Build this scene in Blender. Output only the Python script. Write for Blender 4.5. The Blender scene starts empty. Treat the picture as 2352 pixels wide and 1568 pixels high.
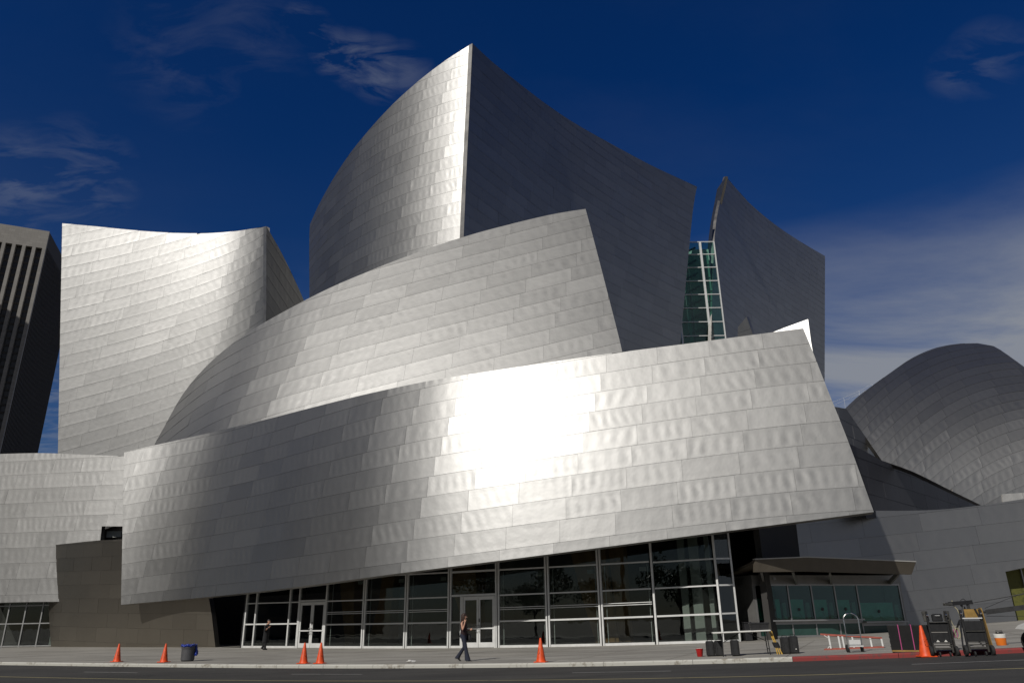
import bpy, bmesh, math, random
from mathutils import Vector, Matrix
random.seed(7)
R = math.radians
# ------------------------------------------------------------------ camera, sky, sun, exposure
F, PITCH, ROLL, EYE = 1720.0, R(20.5), R(0.9), 1.6        # focal length in pixels of a 2352 px wide frame, tilt, roll, eye level
CT, ST = math.cos(PITCH), math.sin(PITCH)
sc = bpy.context.scene
cam_d = bpy.data.cameras.new('camera'); cam = bpy.data.objects.new('camera', cam_d)
sc.collection.objects.link(cam)
cam_d.sensor_width = 36.0; cam_d.lens = 36.0 * F / 2352.0; cam_d.clip_start = 0.1; cam_d.clip_end = 6000.0
cam.location = (0, 0, EYE); 
C_F = Vector((0, CT, ST))
C_R = Vector((1, 0, 0)) * math.cos(ROLL) - Vector((0, -ST, CT)) * math.sin(ROLL)
C_U = Vector((1, 0, 0)) * math.sin(ROLL) + Vector((0, -ST, CT)) * math.cos(ROLL)
cam.rotation_euler = Matrix((C_R, C_U, -C_F)).transposed().to_euler()
sc.camera = cam
SUN_EL, SUN_AZ = R(36.2), math.atan2(-0.57, -0.82)     # azimuth from +Y towards +X
sun_d = bpy.data.lights.new('sun', 'SUN'); sun_d.energy = 4.5; sun_d.angle = R(0.53); sun_d.color = (1.0, 0.965, 0.91)
sun = bpy.data.objects.new('sun', sun_d); sc.collection.objects.link(sun)
TO_SUN = Vector((math.sin(SUN_AZ) * math.cos(SUN_EL), math.cos(SUN_AZ) * math.cos(SUN_EL), math.sin(SUN_EL)))
sun.rotation_euler = TO_SUN.to_track_quat('Z', 'Y').to_euler(); sun.location = TO_SUN * 200
world = bpy.data.worlds.new('World'); sc.world = world; world.use_nodes = True
def build_world():
    nt = world.node_tree; N = nt.nodes; L = nt.links
    bg = N['Background']; bg.inputs['Strength'].default_value = 0.058
    sky = N.new('ShaderNodeTexSky'); sky.sky_type = 'NISHITA'; sky.sun_disc = False
    sky.sun_elevation = SUN_EL; sky.sun_rotation = SUN_AZ % (2 * math.pi); sky.altitude = 100
    sky.air_density = 1.0; sky.dust_density = 0.6; sky.ozone_density = 3.0
    def mix(t, a, b, fac=None):
        m = N.new('ShaderNodeMix'); m.data_type = 'RGBA'; m.blend_type = t
        m.inputs[0].default_value = 1.0
        if fac is not None: L.new(fac, m.inputs[0])
        for s, v in ((6, a), (7, b)):
            if isinstance(v, tuple): m.inputs[s].default_value = v
            else: L.new(v, m.inputs[s])
        return m.outputs[2]
    def math_(op, a, b=None, c=None, clamp=False):
        m = N.new('ShaderNodeMath'); m.operation = op; m.use_clamp = clamp
        for i, v in enumerate((a, b, c)):
            if v is None: continue
            if isinstance(v, (int, float)): m.inputs[i].default_value = v
            else: L.new(v, m.inputs[i])
        return m.outputs[0]
    tc = N.new('ShaderNodeTexCoord'); d = tc.outputs['Generated']
    sep = N.new('ShaderNodeSeparateXYZ'); L.new(d, sep.inputs[0])
    high = math_('MULTIPLY_ADD', sep.outputs[2], 1.75, -0.05, True)
    tint = mix('MIX', (0.42, 0.66, 0.98, 1), (0.055, 0.42, 1.04, 1), high)
    # towards the sun, out of view, the sky is greyed and dimmed to cut its fill
    sd = N.new('ShaderNodeVectorMath'); sd.operation = 'DOT_PRODUCT'; L.new(d, sd.inputs[0]); sd.inputs[1].default_value = TO_SUN
    tint = mix('MIX', tint, (0.22, 0.203, 0.185, 1), math_('MULTIPLY_ADD', sd.outputs['Value'], 1.5, -0.45, True))
    blue = mix('MULTIPLY', sky.outputs[0], tint)       # the deep polarised blue of the day, paler towards the horizon
    up = math_('MAXIMUM', sep.outputs[2], 0.03)
    cx = math_('DIVIDE', sep.outputs[0], math_('ADD', up, 0.12)); cy = math_('DIVIDE', sep.outputs[1], math_('ADD', up, 0.12))
    cmb = N.new('ShaderNodeCombineXYZ'); L.new(cx, cmb.inputs[0]); L.new(cy, cmb.inputs[1])
    mp = N.new('ShaderNodeMapping'); mp.inputs['Rotation'].default_value = (0, 0, R(-28)); mp.inputs['Scale'].default_value = (0.8, 1.15, 1)
    mp.inputs['Location'].default_value = (3.1, 0.4, 0)
    L.new(cmb.outputs[0], mp.inputs[0])
    n1 = N.new('ShaderNodeTexNoise'); n1.inputs['Scale'].default_value = 1.1; n1.inputs['Detail'].default_value = 9; n1.inputs['Roughness'].default_value = 0.62
    n1.inputs['Distortion'].default_value = 0.35; L.new(mp.outputs[0], n1.inputs['Vector'])
    n2 = N.new('ShaderNodeTexNoise'); n2.inputs['Scale'].default_value = 0.7; n2.inputs['Detail'].default_value = 2
    L.new(cmb.outputs[0], n2.inputs['Vector'])
    thin = math_('MULTIPLY', math_('MULTIPLY_ADD', n1.outputs[0], 2.4, -1.0, True), math_('MULTIPLY_ADD', n2.outputs[0], 3.0, -1.2, True))
    # a low bank of cloud towards the horizon
    low = math_('MULTIPLY_ADD', sep.outputs[2], -4.0, 1.85, True)
    bank = math_('MULTIPLY', low, math_('MULTIPLY_ADD', n1.outputs[0], 3.4, -1.05, True))
    east = math_('MULTIPLY_ADD', math_('ARCTAN2', sep.outputs[0], sep.outputs[1]), 0.7, 0.42, True)
    bank = math_('MULTIPLY', bank, east)
    # small puffs: masks round a few directions
    def puff(px, py, r, s):
        v = (C_R * ((px - 1176) / F) + C_U * ((784 - py) / F) + C_F).normalized()
        dot = N.new('ShaderNodeVectorMath'); dot.operation = 'DISTANCE'; L.new(d, dot.inputs[0]); dot.inputs[1].default_value = v
        m = math_('MULTIPLY_ADD', dot.outputs['Value'], -1.0 / r, 1.0, True)
        return math_('MULTIPLY', math_('SMOOTH_MIN', m, 0.8, 0.3), s)
    n3 = N.new('ShaderNodeTexNoise'); n3.inputs['Scale'].default_value = 6.5; n3.inputs['Detail'].default_value = 8; n3.inputs['Roughness'].default_value = 0.6
    n3.inputs['Distortion'].default_value = 0.6
    mp2 = N.new('ShaderNodeMapping'); mp2.inputs['Rotation'].default_value = (0, 0, R(25)); mp2.inputs['Scale'].default_value = (1, 2.2, 1)
    L.new(cmb.outputs[0], mp2.inputs[0]); L.new(mp2.outputs[0], n3.inputs['Vector'])
    pf = None
    for q in ((770, 122, .035, .9), (815, 138, .04, 1.), (870, 160, .045, .9), (930, 165, .04, .6), (690, 45, .025, .7), (725, 62, .025, .6), (2200, 165, .035, .4), (2260, 135, .045, .4), (2330, 115, .03, .3), (60, 420, .07, .6), (180, 400, .07, .5), (420, 130, .09, .22), (560, 70, .09, .2), (100, 930, .08, .9), (90, 1000, .05, .7)):
        p = puff(*q); pf = p if pf is None else math_('MAXIMUM', pf, p)
    pf = math_('MULTIPLY', pf, math_('MULTIPLY_ADD', n3.outputs[0], 6.0, -2.75, True))
    cov = math_('MULTIPLY_ADD', thin, 0.10, math_('MULTIPLY', bank, 2.4))
    cov = math_('ADD', cov, math_('MULTIPLY', pf, 0.42), None, True)
    cloud = mix('MIX', blue, (5.8, 6.3, 7.4, 1), cov)
    L.new(cloud, bg.inputs['Color'])
build_world()
sc.view_settings.view_transform = 'Standard'; sc.view_settings.look = 'None'
sc.view_settings.exposure = -0.55; sc.view_settings.gamma = 1.0; sc.view_settings.use_curve_mapping = False
sc.cycles.max_bounces = 6; sc.cycles.glossy_bounces = 4; sc.cycles.transparent_max_bounces = 12
sc.cycles.caustics_reflective = False; sc.cycles.caustics_refractive = False
sc.cycles.use_denoising = True
col = sc.collection
# ------------------------------------------------------------------ from picture to place
def ray(px, py):
    return C_R * ((px - 1176) / F) + C_U * ((784 - py) / F) + C_F
def at(px, py, Y):
    d = ray(px, py); return Vector((0, 0, EYE)) + d * (Y / d.y)
def project(p):
    v = Vector(p) - Vector((0, 0, EYE)); c = v.dot(C_F)
    return (1176 + F * v.dot(C_R) / c, 784 - F * v.dot(C_U) / c)
# ground height fitted to kerb, doors and people: along-street s, across-street n
GA = R(24); GT = (math.cos(GA), -math.sin(GA)); GN = (math.sin(GA), math.cos(GA))
def sn(x, y): return x * GT[0] + y * GT[1], x * GN[0] + y * GN[1]
def solve(A, b):
    n = len(b); M = [r[:] + [v] for r, v in zip(A, b)]
    for i in range(n):
        p = max(range(i, n), key=lambda k: abs(M[k][i])); M[i], M[p] = M[p], M[i]
        for k in range(n):
            if k != i:
                f = M[k][i] / M[i][i]; M[k] = [u - f * w for u, w in zip(M[k], M[i])]
    return [M[i][n] / M[i][i] for i in range(n)]
OBS = [(270, 1520, 35.1, .0), (717, 1523, 32.8, .0), (1232, 1522, 28.5, 0), (2125, 1510, 21.8, .12), (1075, 1518, 29.7, 0), (610, 1492, 49.3, 0),
       (1100, 1487, 44.5, 0), (715, 1489, 48.0, 0), (1440, 1480.5, 41.9, 0), (1650, 1471, 40.2, 0), (300, 1492, 52.4, 0), (1900, 1461, 41.9, 0), (1800, 1500, 24.9, 0)]
def basis(x, y):
    s, n = sn(x, y); return [1, s / 20, (s / 20) ** 2, (s / 20) ** 3, (n - 30) / 20]
for px, py in ((0, 1518), (449, 1522.3), (545, 1524), (1091, 1526), (1206, 1526), (1387, 1520), (1723, 1508.5), (1819, 1503), (2066, 1498), (2352, 1492)):
    d = ray(px, py); OBS.append((px, py, d.y * 25.5 / (d.x * GN[0] + d.y * GN[1]), 0))
ATA = [[0] * 5 for _ in range(5)]; ATb = [0] * 5
for px, py, Y, dz in OBS:
    p = at(px, py, Y); v = basis(p.x, p.y); z = p.z + dz
    for i in range(5):
        ATb[i] += v[i] * z
        for j in range(5): ATA[i][j] += v[i] * v[j]
GC = solve(ATA, ATb)
def ground(x, y):
    """height of the pavement surface (the road lies a kerb lower)"""
    s, n = sn(x, y); n = max(-20, min(n, 55)); s = max(-44, min(s, 9))
    return sum(c * b for c, b in zip(GC, [1, s / 20, (s / 20) ** 2, (s / 20) ** 3, (n - 30) / 20]))
KERB = 0.125
def road(x, y): return ground(x, y) - KERB
def on(fn, px, py):
    d = ray(px, py); o = Vector((0, 0, EYE)); t = 30.0
    for _ in range(60):
        p = o + d * t; g = fn(p.x, p.y)
        t2 = (g - EYE) / d.z if d.z < -1e-4 else 200
        t = t + 0.5 * (max(5, min(t2, 300)) - t)
    p = o + d * t; return Vector((p.x, p.y, fn(p.x, p.y)))
# ------------------------------------------------------------------ materials
def new_mat(name):
    m = bpy.data.materials.new(name); m.use_nodes = True
    nt = m.node_tree; return m, nt, nt.nodes, nt.links, nt.nodes['Principled BSDF']
def noise(N, L, scale, detail=4, rough=0.55, vec=None):
    n = N.new('ShaderNodeTexNoise'); n.inputs['Scale'].default_value = scale; n.inputs['Detail'].default_value = detail; n.inputs['Roughness'].default_value = rough
    if vec is None:
        t = N.new('ShaderNodeTexCoord'); vec = t.outputs['Object']
    L.new(vec, n.inputs['Vector']); return n.outputs[0]
def ramp(N, L, fac, stops):
    r = N.new('ShaderNodeValToRGB'); e = r.color_ramp.elements
    e[0].position, e[0].color = stops[0][0], (*stops[0][1], 1); e[1].position, e[1].color = stops[1][0], (*stops[1][1], 1)
    for p, c in stops[2:]:
        k = e.new(p); k.color = (*c, 1)
    L.new(fac, r.inputs[0]); return r.outputs[0]
def mth(N, L, op, a, b=None, c=None, clamp=False):
    m = N.new('ShaderNodeMath'); m.operation = op; m.use_clamp = clamp
    for i, v in enumerate((a, b, c)):
        if v is None: continue
        if isinstance(v, (int, float)): m.inputs[i].default_value = v
        else: L.new(v, m.inputs[i])
    return m.outputs[0]
def simple(name, rgb, rough=0.6, metal=0.0, var=0.18, scale=6.0, bump=0.0, spec=None, coat=0.0):
    """plain painted, plastic, cloth or metal surface with slight colour variation and wear"""
    m, nt, N, L, b = new_mat(name)
    n = noise(N, L, scale, 5)
    lo = tuple(c * (1 - var) for c in rgb); hi = tuple(min(1, c * (1 + var)) for c in rgb)
    L.new(ramp(N, L, n, [(0.3, lo), (0.7, hi)]), b.inputs['Base Color'])
    b.inputs['Metallic'].default_value = metal
    L.new(mth(N, L, 'MULTIPLY_ADD', n, 0.2, rough - 0.1, True), b.inputs['Roughness'])
    if spec is not None: b.inputs['Specular IOR Level'].default_value = spec
    if coat: b.inputs['Coat Weight'].default_value = coat
    if bump:
        bp = N.new('ShaderNodeBump'); bp.inputs['Strength'].default_value = 1; bp.inputs['Distance'].default_value = bump
        L.new(noise(N, L, scale * 6, 6), bp.inputs['Height']); L.new(bp.outputs[0], b.inputs['Normal'])
    return m
def steel_material(name, base, rough, wave=0.0045, tone=0.10, core=None):
    """stainless cladding: brushed sheet that oil-cans between its fixings; pu, pv, pr come from each panel"""
    m, nt, N, L, b = new_mat(name)
    at_ = {}
    for k in ('pu', 'pv', 'pr'):
        a = N.new('ShaderNodeAttribute'); a.attribute_name = k; at_[k] = a.outputs['Fac']
    pr = at_['pr']
    # sheet to sheet difference in tone and finish
    t = mth(N, L, 'MULTIPLY_ADD', pr, 2 * tone, 1 - tone)
    n = noise(N, L, 0.45, 3); t = mth(N, L, 'MULTIPLY', t, mth(N, L, 'MULTIPLY_ADD', n, 0.16, 0.92))
    mx = N.new('ShaderNodeMix'); mx.data_type = 'RGBA'; mx.blend_type = 'MULTIPLY'; mx.inputs[0].default_value = 1
    mx.inputs[6].default_value = (*base, 1); cb = N.new('ShaderNodeCombineColor')
    for i in range(3): L.new(t, cb.inputs[i])
    L.new(cb.outputs[0], mx.inputs[7]); L.new(mx.outputs[2], b.inputs['Base Color'])
    b.inputs['Metallic'].default_value = 1.0
    r2 = mth(N, L, 'FRACT', mth(N, L, 'MULTIPLY', pr, 7.31))
    L.new(mth(N, L, 'MULTIPLY_ADD', r2, 0.03, rough - 0.015), b.inputs['Roughness'])
    # oil-canning: four or five soft buckles along each sheet
    ph = mth(N, L, 'MULTIPLY', pr, 40.0)
    lam = mth(N, L, 'MULTIPLY_ADD', r2, 4.5, 7.5)
    lean = mth(N, L, 'MULTIPLY', at_['pv'], mth(N, L, 'MULTIPLY_ADD', mth(N, L, 'FRACT', mth(N, L, 'MULTIPLY', pr, 3.7)), 5.0, -1.0))
    nz = noise(N, L, 0.8, 2)
    arg = mth(N, L, 'ADD', mth(N, L, 'MULTIPLY_ADD', at_['pu'], lam, ph), mth(N, L, 'ADD', lean, mth(N, L, 'MULTIPLY', nz, 5.0)))
    w = mth(N, L, 'MULTIPLY', mth(N, L, 'SINE', arg), mth(N, L, 'SINE', mth(N, L, 'MULTIPLY', at_['pv'], math.pi)))
    r3 = mth(N, L, 'FRACT', mth(N, L, 'MULTIPLY', pr, 13.7))
    amp = mth(N, L, 'MULTIPLY', mth(N, L, 'MULTIPLY_ADD', noise(N, L, 0.5, 2), 3.0, -0.7, True), mth(N, L, 'MULTIPLY_ADD', r3, 1.1, 0.35))
    h = mth(N, L, 'MULTIPLY', mth(N, L, 'MULTIPLY', w, amp), wave)
    h = mth(N, L, 'ADD', h, mth(N, L, 'MULTIPLY', noise(N, L, 1.6, 3), wave * 3.0))
    # folded, stiffer margins: the sheet pillows slightly between them
    def edge(x, w): return mth(N, L, 'SMOOTH_MIN', mth(N, L, 'MULTIPLY', x, 1.0 / w), 1.0, 0.5)
    pv = at_['pv']; ev = mth(N, L, 'MULTIPLY', edge(pv, 0.2), edge(mth(N, L, 'SUBTRACT', 1.0, pv), 0.2))
    eu = mth(N, L, 'MULTIPLY', edge(at_['pu'], 0.22), edge(mth(N, L, 'SUBTRACT', 2.85, at_['pu']), 0.22))
    h = mth(N, L, 'MULTIPLY_ADD', mth(N, L, 'MULTIPLY', ev, eu), wave * 1.3, h)
    bp = N.new('ShaderNodeBump'); bp.inputs['Strength'].default_value = 1; bp.inputs['Distance'].default_value = 1.0
    L.new(h, bp.inputs['Height']); L.new(bp.outputs[0], b.inputs['Normal'])
    if core:      # the brushed sheet scatters widely, with a tighter glint of its own on top
        b2 = N.new('ShaderNodeBsdfPrincipled'); b2.inputs['Metallic'].default_value = 1.0; b2.inputs['Roughness'].default_value = core[0]
        L.new(mx.outputs[2], b2.inputs['Base Color']); L.new(bp.outputs[0], b2.inputs['Normal'])
        ms = N.new('ShaderNodeMixShader'); ms.inputs[0].default_value = core[1]; L.new(b.outputs[0], ms.inputs[1]); L.new(b2.outputs[0], ms.inputs[2]); L.new(ms.outputs[0], N['Material Output'].inputs['Surface'])
    return m
M = {}
M['steel'] = steel_material('stainless_steel_sheet', (0.27, 0.268, 0.263), 0.47, 0.0021, 0.05, (0.34, 0.12))
M['steel_back'] = simple('steel_backing', (0.20, 0.19, 0.18), 0.5, 1.0, 0.1, 1.0)
M['steel_rim'] = simple('steel_edge_trim', (0.30, 0.29, 0.275), 0.45, 1.0, 0.1, 1.0)
# ------------------------------------------------------------------ mesh helpers
def prop(o, label=None, cat=None, group=None, kind=None):
    if label: o['label'] = label
    if cat: o['category'] = cat
    if group: o['group'] = group
    if kind: o['kind'] = kind
    return o
def link(o, parent=None):
    col.objects.link(o)
    if parent is not None: o.parent = parent
    return o
def empty(name, loc=(0, 0, 0), rz=0.0, parent=None):
    o = bpy.data.objects.new(name, None); o.empty_display_size = 0.3; o.location = loc; o.rotation_euler = (0, 0, rz)
    return link(o, parent)
class MB:
    """collects simple shapes; build() links them as one mesh object"""
    def __init__(s): s.v = []; s.f = []; s.sm = []
    def add(s, vs, fs, smooth=False):
        k = len(s.v); s.v += [tuple(v) for v in vs]; s.f += [tuple(i + k for i in f) for f in fs]; s.sm += [smooth] * len(fs); return s
    def box(s, c, size, rot=None, bev=0.0):
        x, y, z = (q / 2 for q in size); c = Vector(c)
        if bev and min(x, y, z) > bev * 1.2:
            bm = bmesh.new(); bmesh.ops.create_cube(bm, size=1.0)
            for v in bm.verts: v.co = Vector((v.co.x * 2 * x, v.co.y * 2 * y, v.co.z * 2 * z))
            bmesh.ops.bevel(bm, geom=bm.edges[:], offset=bev, segments=1, profile=0.5, affect='EDGES')
            bm.verts.index_update()
            vs = [v.co.copy() for v in bm.verts]; fs = [[v.index for v in f.verts] for f in bm.faces]; bm.free()
        else:
            vs = [Vector((a * x, b * y, d * z)) for a in (-1, 1) for b in (-1, 1) for d in (-1, 1)]
            fs = [(0, 1, 3, 2), (4, 6, 7, 5), (0, 4, 5, 1), (2, 3, 7, 6), (0, 2, 6, 4), (1, 5, 7, 3)]
        if rot is not None: vs = [rot @ v for v in vs]
        return s.add([c + v for v in vs], fs)
    def bar(s, a, b, w, h=None, up=(0, 0, 1), bev=0.0):
        """rectangular bar from a to b, w wide and h high"""
        a, b = Vector(a), Vector(b); d = b - a; h = w if h is None else h
        y = d.normalized(); up = Vector(up)
        if abs(y.dot(up)) > 0.99: up = Vector((0, 1, 0)) if abs(y.y) < 0.9 else Vector((1, 0, 0))
        x = y.cross(up).normalized(); z = x.cross(y)
        return s.box((a + b) / 2, (w, d.length, h), Matrix((x, y, z)).transposed(), bev)
    def tube(s, pts, r, n=8, cap=True):
        pts = [Vector(p) for p in pts]; rs = r if isinstance(r, (list, tuple)) else [r] * len(pts)
        vs, fs = [], []; ref = None
        for i, p in enumerate(pts):
            t = (pts[min(i + 1, len(pts) - 1)] - pts[max(i - 1, 0)]).normalized()
            if ref is None: ref = Vector((0, 0, 1)) if abs(t.z) < 0.9 else Vector((1, 0, 0))
            x = t.cross(ref).normalized(); y = t.cross(x).normalized()
            if x.length < 1e-4: x = Vector((1, 0, 0))
            for k in range(n):
                a = 2 * math.pi * k / n; vs.append(p + (x * math.cos(a) + y * math.sin(a)) * rs[i])
        for i in range(len(pts) - 1):
            for k in range(n):
                k2 = (k + 1) % n; fs.append((i * n + k, i * n + k2, (i + 1) * n + k2, (i + 1) * n + k))
        if cap: fs += [tuple(range(n))[::-1], tuple((len(pts) - 1) * n + k for k in range(n))]
        return s.add(vs, fs, True)
    def lathe(s, prof, c=(0, 0, 0), n=20, rot=None, sx=1.0, sy=1.0):
        c = Vector(c); vs, fs = [], []
        for r, z in prof:
            for k in range(n):
                a = 2 * math.pi * k / n; v = Vector((r * math.cos(a) * sx, r * math.sin(a) * sy, z))
                vs.append(c + (rot @ v if rot is not None else v))
        for i in range(len(prof) - 1):
            for k in range(n):
                k2 = (k + 1) % n; fs.append((i * n + k, i * n + k2, (i + 1) * n + k2, (i + 1) * n + k))
        if prof[0][0] > 1e-4: fs.append(tuple(range(n))[::-1])
        if prof[-1][0] > 1e-4: fs.append(tuple((len(prof) - 1) * n + k for k in range(n)))
        return s.add(vs, fs, True)
    def prism(s, poly, d):
        """polygon (3D points) pushed along d"""
        n = len(poly); P = [Vector(p) for p in poly]; d = Vector(d)
        fs = [tuple(range(n)), tuple(range(2 * n - 1, n - 1, -1))] + [(i, i + n, (i + 1) % n + n, (i + 1) % n) for i in range(n)]
        return s.add(P + [p + d for p in P], fs)
    def loft(s, rings, cap=True):
        n = len(rings[0]); vs = [v for r in rings for v in r]; fs = []
        for i in range(len(rings) - 1):
            for k in range(n):
                k2 = (k + 1) % n; fs.append((i * n + k, i * n + k2, (i + 1) * n + k2, (i + 1) * n + k))
        if cap: fs += [tuple(range(n))[::-1], tuple((len(rings) - 1) * n + k for k in range(n))]
        return s.add(vs, fs, True)
    def mesh(s, name, mat):
        me = bpy.data.meshes.new(name); me.from_pydata(s.v, [], s.f)
        bm = bmesh.new(); bm.from_mesh(me); bmesh.ops.recalc_face_normals(bm, faces=bm.faces); bm.to_mesh(me); bm.free()
        if any(s.sm):
            me.polygons.foreach_set('use_smooth', s.sm); me.set_sharp_from_angle(angle=R(38))
        me.materials.append(mat); me.update(); return me
    def build(s, name, mat, parent=None):
        o = bpy.data.objects.new(name, s.mesh(name, M[mat] if isinstance(mat, str) else mat)); return link(o, parent)
# ------------------------------------------------------------------ ground: road, pavement, kerb, markings
def S2W(s, n, dz=0.0, fn=ground):
    x = s * GT[0] + n * GN[0]; y = s * GT[1] + n * GN[1]; return Vector((x, y, fn(x, y) + dz))
KN = 25.3                                   # across-street position of the kerb face
def sheet(name, s_list, n_list, fn, mat, dz=0.0):
    vs = [S2W(s, n, dz, fn) for s in s_list for n in n_list]; k = len(n_list)
    fs = [(i * k + j, (i + 1) * k + j, (i + 1) * k + j + 1, i * k + j + 1) for i in range(len(s_list) - 1) for j in range(k - 1)]
    mb = MB(); mb.add(vs, fs, True); return mb.build(name, mat)
def ground_material(name, stops, scale, fine, rough, streak=0.0, stains=True):
    m, nt, N, L, b = new_mat(name)
    g = N.new('ShaderNodeNewGeometry'); pos = g.outputs['Position']
    mp = N.new('ShaderNodeMapping'); mp.inputs['Rotation'].default_value = (0, 0, GA); mp.inputs['Scale'].default_value = (0.35 if streak else 1, 1, 1); L.new(pos, mp.inputs[0])
    a = noise(N, L, scale, 6, 0.62, mp.outputs[0]); f = noise(N, L, fine, 3, 0.6, pos)
    mixv = mth(N, L, 'MULTIPLY_ADD', f, 0.42, mth(N, L, 'MULTIPLY', a, 0.62))
    c = ramp(N, L, mixv, stops)
    if stains:
        sn_ = noise(N, L, 0.9, 5, 0.7, mp.outputs[0]); dk = mth(N, L, 'MULTIPLY_ADD', sn_, 3.2, -1.0, True)
        dk = mth(N, L, 'MULTIPLY_ADD', dk, 0.42, 0.58)
        cc = N.new('ShaderNodeCombineColor')
        for i in range(3): L.new(dk, cc.inputs[i])
        mx = N.new('ShaderNodeMix'); mx.data_type = 'RGBA'; mx.blend_type = 'MULTIPLY'; mx.inputs[0].default_value = 1; L.new(c, mx.inputs[6]); L.new(cc.outputs[0], mx.inputs[7]); c = mx.outputs[2]
    L.new(c, b.inputs['Base Color']); b.inputs['Roughness'].default_value = rough
    bp = N.new('ShaderNodeBump'); bp.inputs['Distance'].default_value = 0.01; bp.inputs['Strength'].default_value = 0.7
    L.new(f, bp.inputs['Height']); L.new(bp.outputs[0], b.inputs['Normal'])
    return m
M['asphalt'] = ground_material('asphalt', [(0.3, (0.026, 0.025, 0.023)), (0.72, (0.070, 0.066, 0.060))], 0.35, 22, 0.85, 1, True)
M['concrete'] = ground_material('pavement_concrete', [(0.28, (0.28, 0.258, 0.22)), (0.72, (0.45, 0.43, 0.385))], 0.5, 9, 0.85, 1)
M['earth'] = ground_material('city_ground', [(0.3, (0.16, 0.145, 0.12)), (0.7, (0.28, 0.255, 0.21))], 0.05, 2, 0.9, 0, False)
def frange(a, b, n): return [a + (b - a) * i / (n - 1) for i in range(n)]
SL = [-3000, -900, -300, -120] + frange(-80, 60, 71) + [100, 300, 900, 3000]
prop(sheet('ground', SL, [-3000, -600, -200, -60] + frange(-30, 110, 29) + [200, 700, 3000], lambda x, y: road(x, y) - 0.30, 'earth'), kind='structure')
prop(sheet('road', [-200, -120] + frange(-80, 40, 61) + [80, 200], frange(-4, KN, 13), road, 'asphalt'), kind='structure')
pav = prop(sheet('pavement', [-200, -120] + frange(-80, 40, 61) + [80, 200], [KN + 0.16] + frange(KN + 1, 80, 30), ground, 'concrete'), kind='structure')
prop(sheet('far_pavement', [-200, -120] + frange(-80, 40, 61) + [80, 200], frange(-30, -4, 6), lambda x, y: road(x, y) + 0.02, 'concrete'), kind='structure')
def paint_material(name, rgb, wear_rgb, amount, rough=0.7, edge=True):
    m, nt, N, L, b = new_mat(name)
    g = N.new('ShaderNodeNewGeometry'); n = noise(N, L, 5.0, 8, 0.7, g.outputs['Position'])
    n2 = noise(N, L, 0.8, 3, 0.5, g.outputs['Position'])
    f = mth(N, L, 'MULTIPLY_ADD', n2, 0.4, mth(N, L, 'MULTIPLY', n, 0.7))
    L.new(ramp(N, L, f, [(amount - 0.05, wear_rgb), (amount + 0.05, rgb)]), b.inputs['Base Color']); b.inputs['Roughness'].default_value = rough
    return m
M['kerb_white'] = paint_material('worn_white_kerb_paint', (0.50, 0.49, 0.44), (0.26, 0.235, 0.19), 0.47)
M['kerb_red'] = paint_material('worn_red_kerb_paint', (0.24, 0.035, 0.032), (0.12, 0.05, 0.045), 0.48)
M['line_white'] = paint_material('white_lane_paint', (0.34, 0.34, 0.32), (0.09, 0.09, 0.085), 0.45)
M['line_yellow'] = paint_material('yellow_lane_paint', (0.36, 0.31, 0.15), (0.12, 0.11, 0.07), 0.42)
kerb = empty('kerb', S2W(0, KN)); prop(kerb, kind='structure')
def px_s(px):
    best = None
    for i in range(-2600, 1200):
        s = i / 20; p = project(S2W(s, KN))
        if best is None or abs(p[0] - px) < best[0]: best = (abs(p[0] - px), s)
    return best[1]
JOINTS = [-120, -20, 79, 196, 318, 451, 590, 635, 686, 742, 798, 856, 916, 1064, 1209, 1386, 1592, 1820, 2062, 2230, 2400, 2600]
JS = [px_s(p) for p in JOINTS]
JS = [JS[0] - 60, JS[0] - 30] + JS + [JS[-1] + 25, JS[-1] + 50]
for a, b in zip(JS[:-1], JS[1:]):
    mb = MB(); n = max(2, int((b - a) / 1.5) + 1); rings = []
    for s in frange(a + 0.006, b - 0.006, n):
        j = random.uniform(-0.004, 0.004)
        rings.append([S2W(s, KN + 0.02 + j, -KERB - 0.25), S2W(s, KN + 0.0 + j, -0.035), S2W(s, KN + 0.035, 0.004), S2W(s, KN + 0.165, 0.006), S2W(s, KN + 0.165, -0.3)])
    mb.loft(rings); o = mb.build('kerbstone', 'kerb_red' if a > px_s(1815) else 'kerb_white')
    o.parent = kerb; o.matrix_parent_inverse = kerb.matrix_basis.inverted()
def stripe(name, s0, s1, n, w, mat, label=None):
    mb = MB(); ss = frange(s0, s1, max(2, int((s1 - s0) / 2) + 1))
    vs = [S2W(s, n + q, 0.004, road) for s in ss for q in (-w / 2, w / 2)]
    mb.add(vs, [(2 * i, 2 * i + 2, 2 * i + 3, 2 * i + 1) for i in range(len(ss) - 1)])
    o = mb.build(name, mat); prop(o, kind='structure'); return o
lane = empty('lane_marking', S2W(0, 22.3)); prop(lane, kind='structure')
for s0 in (-59.2, -49, -38.8, -28.6, -18.4, -8.2, 0.7, 11.0):
    o = stripe('lane_dash', s0, s0 + 2.9, 22.35, 0.11, 'line_white'); o.parent = lane; o.matrix_parent_inverse = lane.matrix_basis.inverted(); del o['kind']
stripe('yellow_line', -90, 45, 19.75, 0.13, 'line_yellow')

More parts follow.
